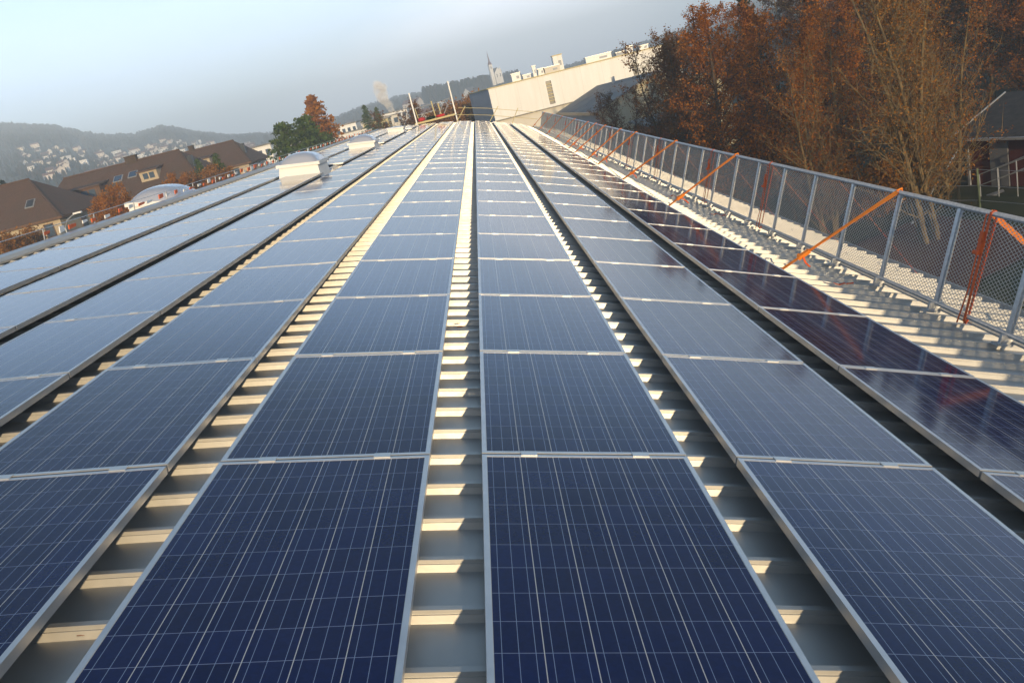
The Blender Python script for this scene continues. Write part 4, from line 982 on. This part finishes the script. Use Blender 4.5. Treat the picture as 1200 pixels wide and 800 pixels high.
T_dark.put('conifer_tree', -66, 118, 'dark conifer behind the nearest house at the left edge', 'dark trees by the brown houses', .95, 0, 1.0)
T_dark.put('conifer_tree', -63.2, 121, 'dark conifer right of the other behind the nearest house', 'dark trees by the brown houses', .82, 2, 1.2)
T_pine.put('pine_tree', -53.2, 105, 'round dark green pine left of the long brown house', 'dark trees by the brown houses', .85, 2, 2.9)
T_sparse.put('sparse_tree', -9.2, 100, 'bare brown tree left of the left scaffold post', 'bare trees at the roof end', 1.25, 0, 1.6)
T_sparse.put('sparse_tree', -7.2, 104, 'bare brown tree behind the left scaffold post', 'bare trees at the roof end', 1.15, 2, 1.6)
for i, (x, y, s_, l_) in enumerate([(-4.6, 115, 2.6, 'brown thicket behind the scaffold platform'), (-2.2, 118, 2.6, 'brown thicket behind the tall scaffold post'), (-.3, 122, 2.8, 'brown thicket left of the grey side of the white hall'), (-16, 140, 1.9, 'brown bush right of the small conifers'), (-21.6, 132, 1.6, 'brown bush behind the second skylight'), (-12.5, 128, 2.0, 'brown bush left of the bare trees')]):
    T_bush.put('bush', x, y, l_, 'bushes beyond the roof end', s_, i, 2.2)

# far woods: one mass of tree shapes over the hills
def far_wood(name, label, count, pick, seed, hmin=12, hmax=22):
    rr = random.Random(seed); b = MB(); n = 0
    while n < count:
        a, r_ = pick(rr)
        x, y = r_*math.sin(R(a)), r_*math.cos(R(a)); z = ground_z(x, y)-1; h = rr.uniform(hmin, hmax); w_ = h*rr.uniform(.16, .30); n += 1
        con = rr.random() < .6; base = len(b.v); k = 5; off = rr.uniform(0, 6)
        rings = [(0.0, .7), (.3, 1.0), (.65, .55), (1.0, .02)] if con else [(0, .5), (.3, 1.0), (.7, .95), (1.0, .3)]
        for (f, g) in rings:
            for q in range(k):
                an = off+2*math.pi*q/k; g2 = g*w_*rr.uniform(.7, 1.25); b.v.append((x+g2*math.cos(an), y+g2*math.sin(an), z+f*h*rr.uniform(.93, 1.05)))
        for i in range(3):
            for q in range(k): b.f.append((base+i*k+q, base+i*k+(q+1) % k, base+(i+1)*k+(q+1) % k, base+(i+1)*k+q)); b.m.append(0)
        b.f.append(tuple(base+3*k+q for q in range(k))); b.m.append(0)
    o = b.build(name, m_forest); tag(o, label, 'forest', kind='stuff')
def pick_left(rr):
    while True:
        a, r_ = rr.uniform(-40, -14), rr.uniform(820, 1260)
        lim = 940 if a > -26 else 870
        if r_ > lim + 40*math.sin(a*3): return a, r_
far_wood('hill_forest', 'dark wooded ridge on the hazy hill at left', 9500, pick_left, 31, 5.5, 10)
def pick_mid(rr): return rr.uniform(-14, 15), rr.uniform(820, 1250)
far_wood('hill_forest', 'hazy wooded ridge ahead below the fog bank', 5500, pick_mid, 32, 5.5, 10)
def pick_town(rr): return rr.uniform(-29, -2), rr.triangular(330, 930, 650)
far_wood('town_trees', 'scattered trees between the houses of the hazy valley town', 2600, pick_town, 33, 3, 5.5)
def pick_ch(rr):
    if rr.random() < .72: return rr.uniform(-3.2, 1.15), rr.uniform(640, 800)
    return rr.uniform(1.0, 3.2), rr.uniform(720, 800)
far_wood('church_wood', 'wooded hill around the church beyond the white hall', 700, pick_ch, 34, 10, 17)
def pick_hump(rr): return rr.uniform(8.9, 11.2), rr.uniform(620, 680)
far_wood('far_copse', 'small dark copse above the roof of the white hall', 150, pick_hump, 35, 6, 11)

# ================================================================== smoke and haze
b = MB(); rr = random.Random(4); NS, NR = 14, 10
for i in range(NS+1):
    f = i/NS; z = f*12.5; rad = (.55 + 2.7*f**.8)*(1 - max(0, f-.8)*3.6); cxs = -2.6*f**1.3 + .5*math.sin(f*9)
    for q in range(NR):
        an = 2*math.pi*q/NR; k_ = rad*(1+.28*math.sin(3*an+i*1.7)+rr.uniform(-.12, .12)); b.v.append((cxs+k_*math.cos(an), k_*math.sin(an), z))
for i in range(NS):
    for q in range(NR): b.f.append((i*NR+q, i*NR+(q+1) % NR, (i+1)*NR+(q+1) % NR, (i+1)*NR+q)); b.m.append(0)
b.f.append(tuple(reversed(range(NR)))); b.m.append(0); b.f.append(tuple(NS*NR+q for q in range(NR))); b.m.append(0)
t = NT('smoke'); t.n.remove(t.p); pv = t.n.new('ShaderNodeVolumePrincipled'); pv.inputs['Color'].default_value = (.95, .93, .92, 1); nz_ = t.noise(.55, 4, .6); t.l.new(t.math('MULTIPLY', t.ramp(nz_, .34, .62), .5), pv.inputs['Density']); pv.inputs['Anisotropy'].default_value = -.4
t.l.new(pv.outputs[0], t.out.inputs['Volume'])
o = b.build('smoke_plume', t.m); o.location = (-29.5, 300, 11.0); tag(o, 'pale smoke plume rising over the valley houses', 'smoke', kind='stuff')
b = MB(); b.box((0, 0, 59.5), (4200, 4200, 127))
t = NT('haze'); t.n.remove(t.p); pv = t.n.new('ShaderNodeVolumePrincipled'); pv.inputs['Color'].default_value = (.60, .77, 1.0, 1); pv.inputs['Anisotropy'].default_value = -.15; pv.inputs['Density'].default_value = .00128
t.l.new(pv.outputs[0], t.out.inputs['Volume'])
o = b.build('haze', t.m); tag(o, 'pale bluish valley haze', 'haze', kind='stuff')
